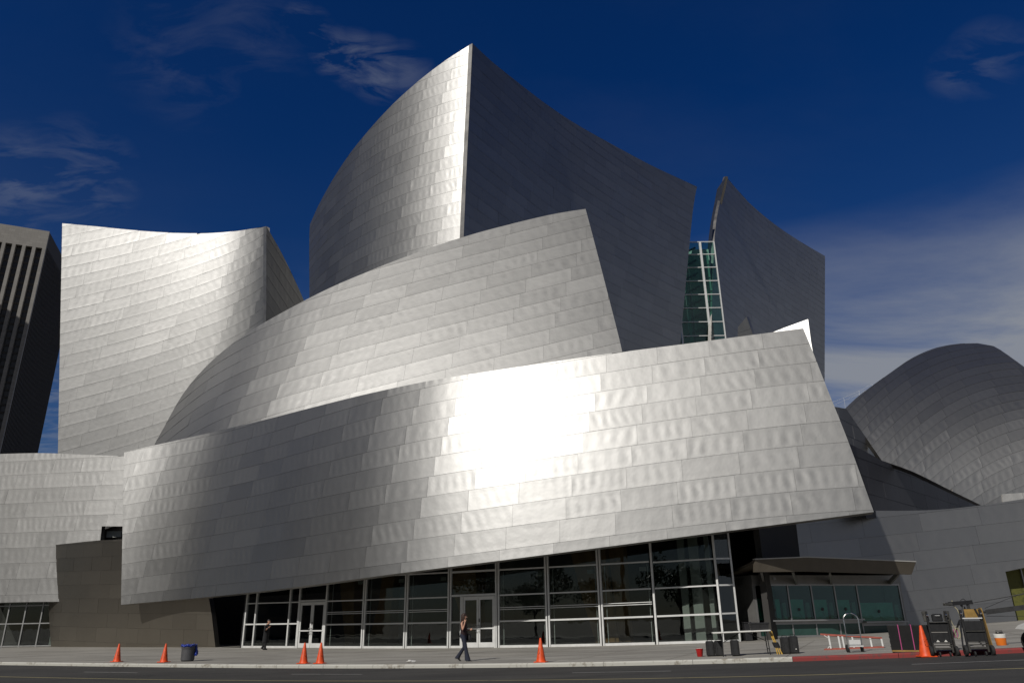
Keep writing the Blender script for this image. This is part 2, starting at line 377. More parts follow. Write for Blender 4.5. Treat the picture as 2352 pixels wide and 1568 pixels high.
M['joint'] = simple('dirt_filled_joint', (0.085, 0.075, 0.06), 0.9, 0, 0.2, 3.0)
bpy.context.view_layer.update()
def joint(s0, n0, s1, n1, w=0.02):
    mb = MB(); k = 8; d = Vector((s1 - s0, n1 - n0)).normalized(); q = Vector((-d.y, d.x)) * w / 2; vs = []
    for i in range(k + 1):
        s_, n_ = s0 + (s1 - s0) * i / k, n0 + (n1 - n0) * i / k
        vs += [S2W(s_ + q.x, n_ + q.y, 0.004), S2W(s_ - q.x, n_ - q.y, 0.004)]
    mb.add(vs, [(2 * i, 2 * i + 1, 2 * i + 3, 2 * i + 2) for i in range(k)]); o = mb.build('slab_joint', 'joint', pav)
for i in range(-14, 6): joint(i * 3.66 + 1.1, KN + 0.17, i * 3.66 + 1.1, 39.0)
for n_ in (27.9, 30.6, 33.3, 36.0): joint(-52, n_, 22, n_, 0.016)

M['tar'] = simple('tar_seal', (0.012, 0.012, 0.012), 0.5, 0, 0.2, 3.0)
rt_ = random.Random(21)
rd = bpy.data.objects['road']
for s0, n0, ds, dn in ((-26, 21.2, 7, 0.5), (-17, 23.6, 1.4, 1.3), (-9.5, 20.6, 5.5, 0.25), (-3.2, 23.4, 3.2, -0.5), (1.0, 20.3, 4.0, 0.3), (-34, 23.9, 6, -0.2), (-13, 18.4, 9, 0.3)):
    mb = MB(); vs = []; k = 22; off = 0.0
    for i in range(k + 1):
        off += rt_.gauss(0, 0.03); p = S2W(s0 + ds * i / k, n0 + dn * i / k + off, 0.003, road); w = 0.018 * (0.6 + 0.6 * rt_.random())
        vs += [p + Vector((GN[0] * w, GN[1] * w, 0)), p - Vector((GN[0] * w, GN[1] * w, 0))]
    mb.add(vs, [(2 * i, 2 * i + 1, 2 * i + 3, 2 * i + 2) for i in range(k)]); mb.build('tar_seam', 'tar', rd)
# ------------------------------------------------------------------ the steel-clad walls
hall = empty('concert_hall', S2W(-20, 42))
prop(hall, 'concert hall of curving stainless steel sails and towers behind the pavement', 'building')
def under(o, parent):
    o.parent = parent; o.matrix_parent_inverse = parent.matrix_world.inverted() if parent.type != 'EMPTY' else parent.matrix_basis.inverted(); return o
def plan_px(px0, Y0, azs, step=12, zref=8.0):
    """plan curve through (px0, Y0); azs lists (pixel column, facing in degrees, left negative)"""
    azs = sorted(azs)
    def az(px):
        if px <= azs[0][0]: return azs[0][1]
        for (a, u), (b, v) in zip(azs[:-1], azs[1:]):
            if px <= b:
                t = (px - a) / (b - a); t = t * t * (3 - 2 * t) * 0.5 + t * 0.5; return u + (v - u) * t
        return azs[-1][1]
    def kk(px, Y): return (px - 1176) / F * (CT + (zref - EYE) / Y * ST)
    def run(sgn, end):
        px, X, Y = px0, kk(px0, Y0) * Y0, Y0; out = []
        while (px - end) * sgn < 0:
            p2 = px + sgn * step; k = kk(p2, Y); a = R(az((px + p2) / 2)); tx, ty = math.cos(a), math.sin(a)
            den = tx - k * ty
            if abs(den) < 0.05: break
            t = (k * Y - X) / den; X, Y, px = X + t * tx, Y + t * ty, p2; out.append((X, Y))
        return out
    P = run(-1, azs[0][0])[::-1] + [(kk(px0, Y0) * Y0, Y0)] + run(1, azs[-1][0])
    return P
def plan_az(start, segs, sgn=1, step=0.8):
    """plan curve from a point: segs lists (length, facing at its end)"""
    X, Y = start; out = [(X, Y)]; a0 = segs[0][1]
    for ln, a1 in segs:
        n = max(1, int(ln / step))
        for i in range(n):
            a = R(a0 + (a1 - a0) * (i + 0.5) / n); X += sgn * math.cos(a) * ln / n; Y += sgn * math.sin(a) * ln / n; out.append((X, Y))
        a0 = a1
    return out if sgn > 0 else out[::-1]
def inside(p, poly):
    x, y = p; r = False
    for (x0, y0), (x1, y1) in zip(poly, poly[1:] + poly[:1]):
        if (y0 > y) != (y1 > y) and x < (x1 - x0) * (y - y0) / (y1 - y0) + x0: r = not r
    return r
def clip(poly, box):
    x0, x1, y0, y1 = box
    for ax, lim, sg in ((0, x0, 1), (0, x1, -1), (1, y0, 1), (1, y1, -1)):
        if not poly: return []
        out = []
        for p, q in zip(poly, poly[1:] + poly[:1]):
            a, b = (p[ax] - lim) * sg, (q[ax] - lim) * sg
            if a >= 0: out.append(p)
            if (a >= 0) != (b >= 0):
                t = a / (a - b); out.append((p[0] + (q[0] - p[0]) * t, p[1] + (q[1] - p[1]) * t))
        poly = out
    return poly
def area(poly): return 0.5 * abs(sum(a[0] * b[1] - b[0] * a[1] for a, b in zip(poly, poly[1:] + poly[:1])))
PANELS = []          # every panel of the hall: (projected area, visible, wall, mesh data)
WALLS = []
class Wall:
    def __init__(s, plan, outline, lean=(0, 0), quad=(0, 0), z0=0.0, row=1.1, length=2.75, warp=None, shift=0.13, thick=0.45, dens=30.0, offset=0.0, b0=0.0):
        s.plan = [Vector(p) for p in plan]; s.lean = Vector(lean); s.quad = Vector(quad); s.z0 = z0
        a, b = s.plan[0], s.plan[1]; s.plan.insert(0, a + (a - b).normalized() * 30); s.ext0 = 30.0
        a, b = s.plan[-1], s.plan[-2]; s.plan.append(a + (a - b).normalized() * 30)
        s.cum = [0.0]
        for p, q in zip(s.plan[:-1], s.plan[1:]): s.cum.append(s.cum[-1] + (q - p).length)
        s.warp = warp or (lambda a: 0.0); s.row = row; s.length = length; s.shift = shift; s.thick = thick; s.offset = offset; s.b0 = b0
        s.px = outline; dense = []
        m = len(outline)
        def turn(i):
            a, b, c = outline[i - 1], outline[i], outline[(i + 1) % m]; u, v = (b[0] - a[0], b[1] - a[1]), (c[0] - b[0], c[1] - b[1])
            return abs(math.atan2(u[0] * v[1] - u[1] * v[0], u[0] * v[0] + u[1] * v[1]))
        for i in range(m):
            p, q = outline[i], outline[(i + 1) % m]; o_, r_ = outline[i - 1], outline[(i + 2) % m]
            if turn(i) > R(24): o_ = (2 * p[0] - q[0], 2 * p[1] - q[1])
            if turn((i + 1) % m) > R(24): r_ = (2 * q[0] - p[0], 2 * q[1] - p[1])
            ln = math.hypot(q[0] - p[0], q[1] - p[1]); n = max(1, int(ln / min(dens, 24)))
            k1 = min(1.0, ln / max(1e-6, math.hypot(p[0] - o_[0], p[1] - o_[1]))); k2 = min(1.0, ln / max(1e-6, math.hypot(r_[0] - q[0], r_[1] - q[1])))
            for j in range(n):
                t = j / n; h1, h2, h3, h4 = 2 * t**3 - 3 * t**2 + 1, t**3 - 2 * t**2 + t, -2 * t**3 + 3 * t**2, t**3 - t**2
                dense.append(tuple(h1 * p[c] + h2 * (q[c] - o_[c]) * 0.5 * (0.5 + 0.5 * k1) + h3 * q[c] + h4 * (r_[c] - p[c]) * 0.5 * (0.5 + 0.5 * k2) for c in (0, 1)))
        s.dense = [s.hit(*p) for p in dense]
        s.poly = [(a, z - s.warp(a)) for a, z in s.dense]
    def off(s, z): return s.lean * (z - s.z0) + s.quad * (z - s.z0) ** 2
    def P2(s, a):
        a = max(0.0, min(a, s.cum[-1] - 1e-6)); lo, hi = 0, len(s.cum) - 1
        while hi - lo > 1:
            m = (lo + hi) // 2
            if s.cum[m] <= a: lo = m
            else: hi = m
        t = (a - s.cum[lo]) / (s.cum[lo + 1] - s.cum[lo]); return s.plan[lo].lerp(s.plan[lo + 1], t)
    def S(s, a, z):
        p = s.P2(a) + s.off(z); return Vector((p.x, p.y, z))
    def nrm(s, a, z):
        e = 0.25; u = s.S(a + e, z) - s.S(a - e, z); v = s.S(a, z + e) - s.S(a, z - e); return u.cross(v).normalized()
    def hit(s, px, py):
        d = ray(px, py); best = None
        def probe(zg):
            # the wall near height zg is linear: offset = c + k z
            k = s.lean + s.quad * 2 * (zg - s.z0); c = s.off(zg) - k * zg
            o2 = -c - k * EYE; d2 = Vector((d.x, d.y)) - k * d.z; r = None
            for i, (p, q) in enumerate(zip(s.plan[:-1], s.plan[1:])):
                e = q - p; den = d2.x * e.y - d2.y * e.x
                if abs(den) < 1e-9: continue
                w = p - o2; t = (w.x * e.y - w.y * e.x) / den; u = (w.x * d2.y - w.y * d2.x) / den
                if t > 5 and -1e-6 <= u <= 1 + 1e-6 and (r is None or t < r[0]): r = (t, s.cum[i] + u * e.length)
            return r
        zg = s.z0 + 5.0
        for _ in range(14 if s.quad.length > 0 else 2):
            r = probe(zg)
            if r is None: raise ValueError('no hit %s %s' % (px, py))
            z2 = EYE + d.z * r[0]; zg = z2 if s.quad.length == 0 else zg + 0.7 * (z2 - zg)
        return r[1], z2
    def pt(s, a, b, d=0.0):
        z = b + s.warp(a); return s.S(a, z) + s.nrm(a, z) * (d + s.offset)
    def build(s, name, label=None, front=(), mat='steel', panels=True, gap=0.009, skirt=True):
        A = [p[0] for p in s.poly]; B = [p[1] for p in s.poly]; a0, a1, b0, b1 = min(A), max(A), min(B), max(B)
        # backing shell: front sheet, back sheet and rim
        mb = MB(); idx = {}; vs = []; fs = []
        def vid(a, b, d):
            k = (round(a, 3), round(b, 3), d)
            if k not in idx: idx[k] = len(vs); vs.append(s.pt(a, b, d))
            return idx[k]
        cell = 1.6
        for d in (-0.03, -s.thick):
            x = a0
            while x < a1:
                y = b0
                while y < b1:
                    c = clip(s.poly, (x, x + cell, y, y + cell))
                    if len(c) > 2 and area(c) > 1e-4:
                        f = [vid(p[0], p[1], d) for p in c]; f = [q for i, q in enumerate(f) if q != f[i - 1]]
                        if len(set(f)) > 2: fs.append(tuple(f) if d == -0.03 else tuple(f[::-1]))
                    y += cell
                x += cell
        mb.add(vs, fs, True)
        rim = MB(); rv = []; n = len(s.poly)
        for a, b in s.poly: rv += [s.pt(a, b, 0.004), s.pt(a, b, -s.thick - 0.01)]
        rim.add(rv, [(2 * i, 2 * i + 1, 2 * ((i + 1) % n) + 1, 2 * ((i + 1) % n)) for i in range(n)])
        me = mb.mesh(name, M['steel_back']) ; o = bpy.data.objects.new(name, me); link(o); under(o, hall)
        r = rim.build('edge_trim', 'steel_rim'); under(r, o)
        if label: o['label'] = label
        s.obj = o; s.name = name; WALLS.append(s)
        if not panels: return s
        r0, r1 = int(math.floor((b0 - s.b0) / s.row)), int(math.ceil((b1 - s.b0) / s.row))
        for r in range(r0, r1):
            yb, yt = s.b0 + r * s.row, s.b0 + (r + 1) * s.row
            sh = ((r * s.shift) % 1.0) * s.length
            c0 = int(math.floor((a0 - sh) / s.length)) - 1; c1 = int(math.ceil((a1 - sh) / s.length)) + 1
            for c in range(c0, c1):
                xa, xb = sh + c * s.length, sh + (c + 1) * s.length
                if xb < a0 or xa > a1: continue
                full = clip(s.poly, (xa, xb, yb, yt))
                if len(full) < 3 or area(full) < 0.03: continue
                nx, ny = 4, 2; idx = {}; vs = []; fs = []; at_ = []; pr = random.random()
                t1, t2 = random.gauss(0, 0.0018), random.gauss(0, 0.003); g = gap / 2
                def pv(p):
                    u = (p[0] - xa) / s.length; v = (p[1] - yb) / s.row
                    k = (round(p[0], 3), round(p[1], 3))
                    if k not in idx:
                        idx[k] = len(vs); dd = 0.012 * (1 - v) + t1 * (u - 0.5) * s.length + t2 * (v - 0.5) * s.row
                        vs.append(s.pt(p[0], p[1], dd)); at_.append(((p[0] - xa) * 2.85 / s.length, v))
                    return idx[k]
                xs = frange(xa + g, xb - g, nx + 1); ys = frange(yb + g, yt - g, ny + 1)
                for i in range(nx):
                    for j in range(ny):
                        c4 = clip(s.poly, (xs[i], xs[i + 1], ys[j], ys[j + 1]))
                        if len(c4) < 3 or area(c4) < 1e-4: continue
                        f = [pv(p) for p in c4]; f = [q for k, q in enumerate(f) if q != f[k - 1]]
                        if len(set(f)) > 2: fs.append(f)
                if not fs: continue
                # turned-in edges
                ed = {}
                for f in fs:
                    for p, q in zip(f, f[1:] + f[:1]): ed[(p, q)] = ed.get((p, q), 0) + 1
                nf = list(fs); low = {}
                for (p, q) in list(ed):
                    if (q, p) in ed or not skirt: continue
                    for w in (p, q):
                        if w not in low:
                            low[w] = len(vs); pu = vs[w]; a_, v_ = at_[w]
                            a_ *= s.length / 2.85; n_ = s.nrm(xa + a_, yb + v_ * s.row + s.warp(xa + a_)); vs.append(pu - n_ * 0.03); at_.append(at_[w])
                    nf.append([q, p, low[p], low[q]])
                pp = [project(s.pt(*p)) for p in full]; ar = area(pp); cx = (sum(p[0] for p in pp) / len(pp), sum(p[1] for p in pp) / len(pp))
                vis = -20 < cx[0] < 2372 and -10 < cx[1] < 1578 and not any(inside(cx, w) for w in front)
                PANELS.append((ar if vis else 0, s, vs, nf, at_, pr, len(fs), mat))
        return s
def panel_mesh(name, items):
    V, Fc, U, W, Pr, sm = [], [], [], [], [], []
    for ar, s, vs, fs, at_, pr, nfl, mat in items:
        k = len(V); V += vs; Fc += [[i + k for i in f] for f in fs]; U += [a for a, b in at_]; W += [b for a, b in at_]; Pr += [pr] * len(vs); sm += [True] * nfl + [False] * (len(fs) - nfl)
    me = bpy.data.meshes.new(name); me.from_pydata(V, [], Fc); me.polygons.foreach_set('use_smooth', sm)
    for nm, dat in (('pu', U), ('pv', W), ('pr', Pr)):
        at2 = me.attributes.new(nm, 'FLOAT', 'POINT'); at2.data.foreach_set('value', dat)
    me.set_sharp_from_angle(angle=R(40))
    me.materials.append(M[items[0][7]]); me.update(); return me
def flush_panels(limit=320):
    order = sorted(PANELS, key=lambda p: -p[0]); single = order[:limit]; rest = order[limit:]
    for p in single:
        o = bpy.data.objects.new('panel', panel_mesh('panel', [p])); link(o); under(o, p[1].obj)
    for w in WALLS:
        it = [p for p in rest if p[1] is w]
        if it:
            o = bpy.data.objects.new('panel_cladding', panel_mesh('panel_cladding', it)); link(o); under(o, w.obj)
            o['kind'] = 'stuff'
    print('panels', len(PANELS), 'single', len(single), 'smallest', single[-1][0])
# outlines, in pixels of the 2352 x 1568 view
OUT_SAIL = [(285, 1038), (440, 1003), (600, 966), (700, 940), (850, 903), (1000, 872), (1200, 841), (1400, 812), (1600, 786), (1750, 766), (1845, 754),
            (1867, 808), (1895, 880), (1950, 1018), (2007, 1175), (1800, 1202), (1500, 1241), (1176, 1283), (900, 1318), (700, 1345), (500, 1368), (278, 1388)]
OUT_UP = [(355, 1020), (380, 975), (420, 905), (470, 845), (520, 800), (580, 757), (640, 722), (700, 690), (760, 660), (830, 630), (900, 602), (1000, 565),
          (1100, 534), (1200, 508), (1280, 490), (1345, 480), (1365, 555), (1400, 690), (1428, 802), (1440, 870), (1000, 950), (600, 1030), (365, 1075)]
OUT_LB = [(143, 513), (220, 520), (300, 528), (380, 534), (460, 536), (530, 532), (580, 525), (612, 520), (611, 745), (606, 1060), (340, 1120), (131, 1150), (133, 1040)]
OUT_PL = [(1085, 100), (1065, 538), (1058, 700), (711, 800), (711, 690), (712, 515), (730, 475), (760, 420), (800, 358), (850, 296), (900, 242), (950, 196), (1000, 156), (1040, 128)]
OUT_PR = [(1085, 100), (1130, 142), (1190, 190), (1250, 236), (1310, 277), (1370, 312), (1430, 345), (1500, 382), (1560, 410), (1601, 429), (1591, 487), (1563, 784), (1558, 860), (1300, 880), (1055, 900), (1065, 538)]
OUT_RT = [(1667, 405), (1690, 432), (1720, 465), (1760, 500), (1800, 530), (1840, 556), (1895, 588), (1894, 900), (1860, 940), (1630, 900), (1642, 537)]
OUT_LW = [(-70, 1044), (0, 1042), (100, 1040), (200, 1044), (283, 1047), (310, 1048), (310, 1208), (234, 1208), (228, 1262), (310, 1262), (310, 1381), (110, 1381), (0, 1383), (-70, 1385)]
OUT_RW = [(1665, 1160), (2009, 1172), (2153, 1170), (2251, 1160), (2300, 1153), (2352, 1145), (2480, 1125), (2480, 1283), (2352, 1303), (2309, 1312), (2342, 1448), (1668, 1478)]
OUT_CURL = [(1942, 937), (1971, 910), (2042, 858), (2097, 821), (2152, 798), (2207, 789), (2245, 788), (2283, 795), (2352, 842), (2480, 935), (2480, 1190), (2252, 1190), (2252, 1159), (2180, 1124), (2097, 1083), (2025, 1057), (1990, 1006)]
def lean_dir(az, deg):   # deg > 0: leans back, away from the street
    k = math.tan(R(deg)); return (-math.sin(R(az)) * k, math.cos(R(az)) * k)
sail_plan = plan_px(1440, 38.5, [(270, -12), (380, -22), (480, -36), (620, -41), (780, -36), (900, -28), (1040, -19), (1160, -15), (1320, -13), (1450, -12), (1700, -13), (2040, -14)])
# rows of sheets run parallel to the rising lower edge
W_sail = Wall(sail_plan, OUT_SAIL, lean_dir(-18, 6.5), lean_dir(-18, 0.30), z0=6.0, row=1.13, length=2.85, warp=None, shift=0.115)
def fit_warp(w, pts, deg=1):
    """rows follow a line seen in the photograph: polynomial through those points on the wall"""
    P = [w.hit(*p) for p in pts]; n = deg + 1
    A = [[sum((p[0] / 20) ** (i + j) for p in P) for j in range(n)] for i in range(n)]; b = [sum(p[1] * (p[0] / 20) ** i for p in P) for i in range(n)]
    c = solve(A, b); w.warp = lambda a: sum(k * (a / 20) ** i for i, k in enumerate(c)) - c[0]
    w.poly = [(a, z - w.warp(a)) for a, z in w.dense]; w.b0 = c[0]; return w
fit_warp(W_sail, [(280, 1193), (391, 1176), (485, 1157), (578, 1141), (667, 1119), (841, 1079), (953, 1057), (1074, 1034), (1189, 1018), (1341, 993), (1484, 972), (1608, 954), (1930, 918)], 4)
W_sail.build('steel_sail', 'broad lower steel sail with a white sun glare, sweeping up over the glass lobby')
up_plan = plan_px(1200, 49.5, [(330, -50), (400, -46), (470, -36), (560, -24), (680, -16), (850, -13), (1050, -11.5), (1250, -11), (1450, -10)], zref=22)
W_up = Wall(up_plan, OUT_UP, lean_dir(-8, 19.5), z0=12.0, row=1.4, length=3.7, shift=0.12)
fit_warp(W_up, [(640, 880), (800, 845), (1010, 780), (1200, 735), (1390, 692)], 2)
W_up.build('steel_sail', 'upper steel sail curling up between the left block and the central peak', [OUT_SAIL])
lb_plan = plan_px(612, 69.0, [(110, 7), (250, 4), (400, -1), (480, -7), (550, -19), (625, -40)], zref=27)
W_lb = Wall(lb_plan, OUT_LB, lean_dir(0, -1.5), z0=10.0, row=1.26, length=3.3, shift=0.16)
fit_warp(W_lb, [(150, 790), (250, 768), (350, 738), (450, 708), (540, 672), (600, 637)], 2)
W_lb.build('steel_tower', 'block-like steel tower with a dipping concave top edge', [OUT_SAIL, OUT_UP, OUT_LW])
LBC = W_lb.plan[-2]
lbs_plan = plan_az((LBC.x, LBC.y), [(26, 56)])
OUT_LBS = [(612, 520), (650, 587), (698, 690), (720, 760), (700, 860), (606, 1000), (611, 745)]
W_lbs = Wall(lbs_plan, OUT_LBS, lean_dir(0, -1.5), z0=10.0, row=1.26, length=3.3, shift=0.2)
fit_warp(W_lbs, [(612, 600), (690, 720)], 1)
W_lbs.build('steel_return', None, [OUT_UP, OUT_SAIL])
pl_plan = plan_px(1078, 63.0, [(690, -60), (740, -52), (800, -44), (880, -35), (960, -27), (1030, -22), (1078, -19)], zref=40)
PKL = (0.043, 0.0)
W_pl = Wall(pl_plan, OUT_PL, PKL, z0=20.0, row=1.38, length=3.0, shift=0.15)
W_pl.build('steel_tower', 'tall sharp steel peak with a bright crest and a dark right face', [OUT_UP, OUT_SAIL, OUT_LB])
pr_plan = plan_az(tuple(pl_plan[-1]), [(9, 56), (10, 49), (34, 42)])
W_pr = Wall(pr_plan, OUT_PR, PKL, z0=20.0, row=1.34, length=3.4, shift=0.17)
W_pr.build('steel_face', 'dark shaded right face of the central peak', [OUT_UP, OUT_SAIL], skirt=False)
rt = at(1655, 600, 103); rt_plan = plan_az((rt.x - 2, rt.y - 2), [(8, 54), (30, 46)])
W_rt = Wall(rt_plan, OUT_RT, (0.0, 0.0), z0=20.0, row=1.3, length=3.2, shift=0.2)
W_rt.build('steel_tower', 'dark blue steel tower with a hooked tip right of the glass shaft', [OUT_SAIL], skirt=False)
e0 = W_rt.P2(W_rt.hit(1655, 470)[0])
OUT_RTS = [(1667, 405), (1642, 537), (1630, 900), (1600, 900), (1627, 553), (1647, 435)]
rts = plan_az((e0.x, e0.y), [(12, -70)], -1)
W_rts = Wall(rts, OUT_RTS, (0, 0), z0=20.0, row=1.15, length=2.75)
W_rts.build('steel_return', None, [OUT_SAIL, OUT_PR])
lw_plan = plan_px(110, 63, [(-120, -8), (100, -9), (330, -6)])
W_lw = Wall(lw_plan, OUT_LW, lean_dir(-7, 5), z0=5.0, row=1.24, length=2.75, shift=0.18)
fit_warp(W_lw, [(0, 1225), (110, 1219), (230, 1217)], 1)
W_lw.build('steel_wing', 'low wide steel wing at the left with level rows of sheets', [OUT_SAIL])
rw0 = at(1690, 1300, 44.8); rw_plan = plan_az((rw0.x, rw0.y), [(4, 24), (6, 0), (14, -15)])
W_rw = Wall(rw_plan, OUT_RW, lean_dir(-6, 4), z0=2.0, row=1.12, length=3.6, shift=0.12)
fit_warp(W_rw, [(2040, 1226), (2150, 1221), (2250, 1207), (2330, 1195)], 1)
W_rw.build('steel_wing', 'low blue-grey steel wing at the right, half in the shadow of the sail', [OUT_SAIL])
cu0 = at(1990, 1010, 52); cu_plan = plan_az((cu0.x - 8, cu0.y), [(10, -8), (12, -18), (24, -22)])
W_cu = Wall(cu_plan, OUT_CURL, lean_dir(-10, 3), lean_dir(-10, 2.4), z0=8.0, row=0.74, length=2.1, shift=0.1, dens=20)
fit_warp(W_cu, [(2040, 1043), (2100, 985), (2170, 936), (2230, 905), (2300, 885), (2340, 880)], 3)
W_cu.build('steel_shell', 'hump-backed dark steel shell rolling over at the far right', [OUT_SAIL, OUT_RW])




# ------------------------------------------------------------------ smaller steel pieces of the hall
def mini(name, px, Y, az, mat='steel', lean=0.0, label=None, thick=0.3, row=1.1, front=(), length=2.8, panels=True, warp_pts=None):
    c = at(sum(p[0] for p in px) / len(px), sum(p[1] for p in px) / len(px), Y); t = Vector((math.cos(R(az)), math.sin(R(az))))
    P = [(c.x - t.x * 25, c.y - t.y * 25), (c.x + t.x * 25, c.y + t.y * 25)]
    w = Wall(P, px, lean_dir(az, lean), z0=c.z, row=row, length=length, thick=thick, dens=25)
    if warp_pts: fit_warp(w, warp_pts, 1)
    return w.build(name, label, front, mat, panels)
M['steel_shade'] = steel_material('shade_toned_steel_sheet', (0.10, 0.10, 0.108), 0.6, 0.0006, 0.05)  # for the steel slope: its shade is put into a dark base colour
M['steel_bounce'] = steel_material('bounce_tinted_steel_sheet', (0.31, 0.28, 0.235), 0.42, 0.0008, 0.05)  # steel tinted brown: warm reflection of the ground put into its base colour
OUT_DW = [(104, 1253), (160, 1247), (230, 1240), (310, 1238), (455, 1330), (480, 1375), (496, 1494), (118, 1499), (112, 1400)]
dw_plan = plan_px(300, 58.5, [(80, -50), (108, -44), (140, -32), (230, -28), (330, -28), (500, -28)], step=6, zref=3)
W_dw = Wall(dw_plan, OUT_DW, lean_dir(-25, -6), z0=0.0, row=1.02, length=2.4, shift=0.5, thick=0.35)
fit_warp(W_dw, [(140, 1374), (300, 1374), (440, 1373)], 1)
W_dw.build('low_wall', 'low brown-grey wall in the shade under the left end of the sail', [OUT_SAIL], 'steel_bounce')
# strip and dark slope between the sail and the hump-backed shell
mini('steel_return', [(1900, 931), (1919, 934), (1942, 938), (2025, 1057), (2030, 1075), (1940, 1040)], 50.5, 48, 'steel', 0, None, row=1.0, front=[OUT_SAIL])
mini('steel_face', [(1930, 990), (1952, 1019), (1985, 1035), (2025, 1057), (2097, 1084), (2180, 1125), (2262, 1164), (2262, 1182), (1990, 1190)], 53.0, 46, 'steel_shade', 0, 'plain steel slope toned as shaded between the broad sail and the hump-backed shell', front=[OUT_SAIL, OUT_RW])
mini('steel_fin', [(1695, 751), (1715, 727), (1728, 765), (1735, 800), (1694, 800)], 52, -50, 'steel', -6, row=2.4, front=[OUT_SAIL])
# the sail's far twin: only its sunlit top corner shows behind the broad sail
mini('steel_sail', [(1770, 765), (1790, 757), (1856, 733), (1867, 808), (1885, 860), (1780, 860)], 41.0, -27, 'steel', 8, 'brilliant white corner of steel peeping over the right end of the sail', row=2.2, front=[OUT_SAIL])
mini('steel_wing', [(2302, 1134), (2352, 1131), (2440, 1127), (2440, 1180), (2306, 1180)], 47.5, -20, 'steel', 8, None, row=2.0, front=[OUT_RW])
# roof railing on the far roof beside the shell
mb = MB()
rp = [at(x, y, 60) for x, y in ((1908, 938), (1940, 925), (1975, 910), (2005, 893))]
for k, p in enumerate(rp): mb.tube([p - Vector((0, 0, 0.4)), p + Vector((0, 0, 0.45))], 0.008, 6)
for h in (0.45, 0.2): mb.tube([p + Vector((0, 0, h)) for p in rp], 0.008, 6)
M['alu'] = simple('brushed_aluminium', (0.74, 0.74, 0.72), 0.4, 0.25, 0.06, 3.0)
M['alu_dark'] = simple('dull_aluminium', (0.34, 0.34, 0.335), 0.45, 0.6, 0.08, 3.0)
under(mb.build('roof_railing', 'alu'), hall)
# ------------------------------------------------------------------ glass
def glass_material(name, tint, refl=0.10, rough=0.01, see=0.8):
    """float glass: fresnel reflection over tinted transparency"""
    m = bpy.data.materials.new(name); m.use_nodes = True; nt = m.node_tree; N = nt.nodes; L = nt.links
    N.remove(N['Principled BSDF']); out = N['Material Output']
    tr = N.new('ShaderNodeBsdfTransparent'); tr.inputs[0].default_value = (*[c * see for c in tint], 1)
    gl = N.new('ShaderNodeBsdfGlossy'); gl.inputs['Roughness'].default_value = rough; gl.inputs['Color'].default_value = (0.9, 0.93, 0.92, 1)
    fr = N.new('ShaderNodeFresnel'); fr.inputs[0].default_value = 1.32
    g = N.new('ShaderNodeNewGeometry'); n = noise(N, L, 0.9, 2, 0.5, g.outputs['Position'])
    bp = N.new('ShaderNodeBump'); bp.inputs['Distance'].default_value = 0.004; bp.inputs['Strength'].default_value = 0.5
    L.new(n, bp.inputs['Height']); L.new(bp.outputs[0], gl.inputs['Normal'])
    f = mth(N, L, 'MULTIPLY_ADD', fr.outputs[0], 1.0, refl, True)
    mx = N.new('ShaderNodeMixShader'); L.new(f, mx.inputs[0]); L.new(tr.outputs[0], mx.inputs[1]); L.new(gl.outputs[0], mx.inputs[2]); L.new(mx.outputs[0], out.inputs['Surface'])
    return m
M['glass'] = glass_material('lobby_glass', (0.86, 0.90, 0.88), 0.035, 0.0, 0.82)
M['glass_green'] = glass_material('green_glass', (0.60, 0.85, 0.78), 0.03, 0.02, 0.95)
M['frosted'] = simple('frosted_green_glass', (0.15, 0.42, 0.37), 0.25, 0.0, 0.12, 3.0)
M['frosted_dark'] = simple('dark_green_glass', (0.03, 0.075, 0.062), 0.2, 0.0, 0.15, 3.0)
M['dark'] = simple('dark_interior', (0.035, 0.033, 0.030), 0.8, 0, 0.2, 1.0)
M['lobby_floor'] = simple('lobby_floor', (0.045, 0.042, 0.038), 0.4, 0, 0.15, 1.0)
M['wood'] = simple('fir_cladding', (0.36, 0.21, 0.09), 0.5, 0, 0.2, 2.0)
M['plaster'] = simple('pale_plaster', (0.50, 0.52, 0.48), 0.7, 0, 0.06, 2.0)
M['roofing'] = simple('roof_membrane', (0.10, 0.10, 0.10), 0.9, 0, 0.2, 1.0)
M['black_paint'] = simple('black_paint', (0.018, 0.018, 0.019), 0.45, 0, 0.3, 6.0)
# lobby glazing: a straight line of bays along the pavement
GPL = [Vector((at(px, 1482, Y).x, Y, 0)) for px, Y in ((500, 53.6), (558, 52.4), (715, 49.7), (900, 46.9), (1100, 44.5), (1300, 42.6), (1511, 41.1), (1663, 40.1), (1720, 39.7))]
GCU = [0.0]
for p, q in zip(GPL[:-1], GPL[1:]): GCU.append(GCU[-1] + (q - p).length)
gd_ = (GPL[-1] - GPL[0]).normalized(); GLA = math.atan2(-gd_.y, gd_.x); GLT = Vector((math.cos(GLA), -math.sin(GLA), 0)); GLN = Vector((math.sin(GLA), math.cos(GLA), 0))
def glu(px, py=1482):
    """position along the glass line seen at a pixel column"""
    d = ray(px, py)
    for i, (p, q) in enumerate(zip(GPL[:-1], GPL[1:])):
        e = q - p; den = d.x * e.y - d.y * e.x; u = (p.x * d.y - p.y * d.x) / den
        if -1e-6 <= u <= 1 + 1e-6: return GCU[i] + u * e.length
BAYS = [540, 558, 581, 659, 681, 744, 833, 931, 1032, 1144, 1261, 1385, 1511, 1663]
US = [glu(p) for p in BAYS]
def gl(u, h=0.0, d=0.0, base=None):
    i = max(0, min(len(GPL) - 2, sum(1 for c in GCU[1:-1] if c <= u))); e = (GPL[i + 1] - GPL[i]).normalized(); n = Vector((-e.y, e.x, 0))
    p = GPL[i] + e * (u - GCU[i]) + (n if abs(d) < 0.5 else GLN) * d; b = ground(p.x, p.y) if base is None else base; return Vector((p.x, p.y, b + h))
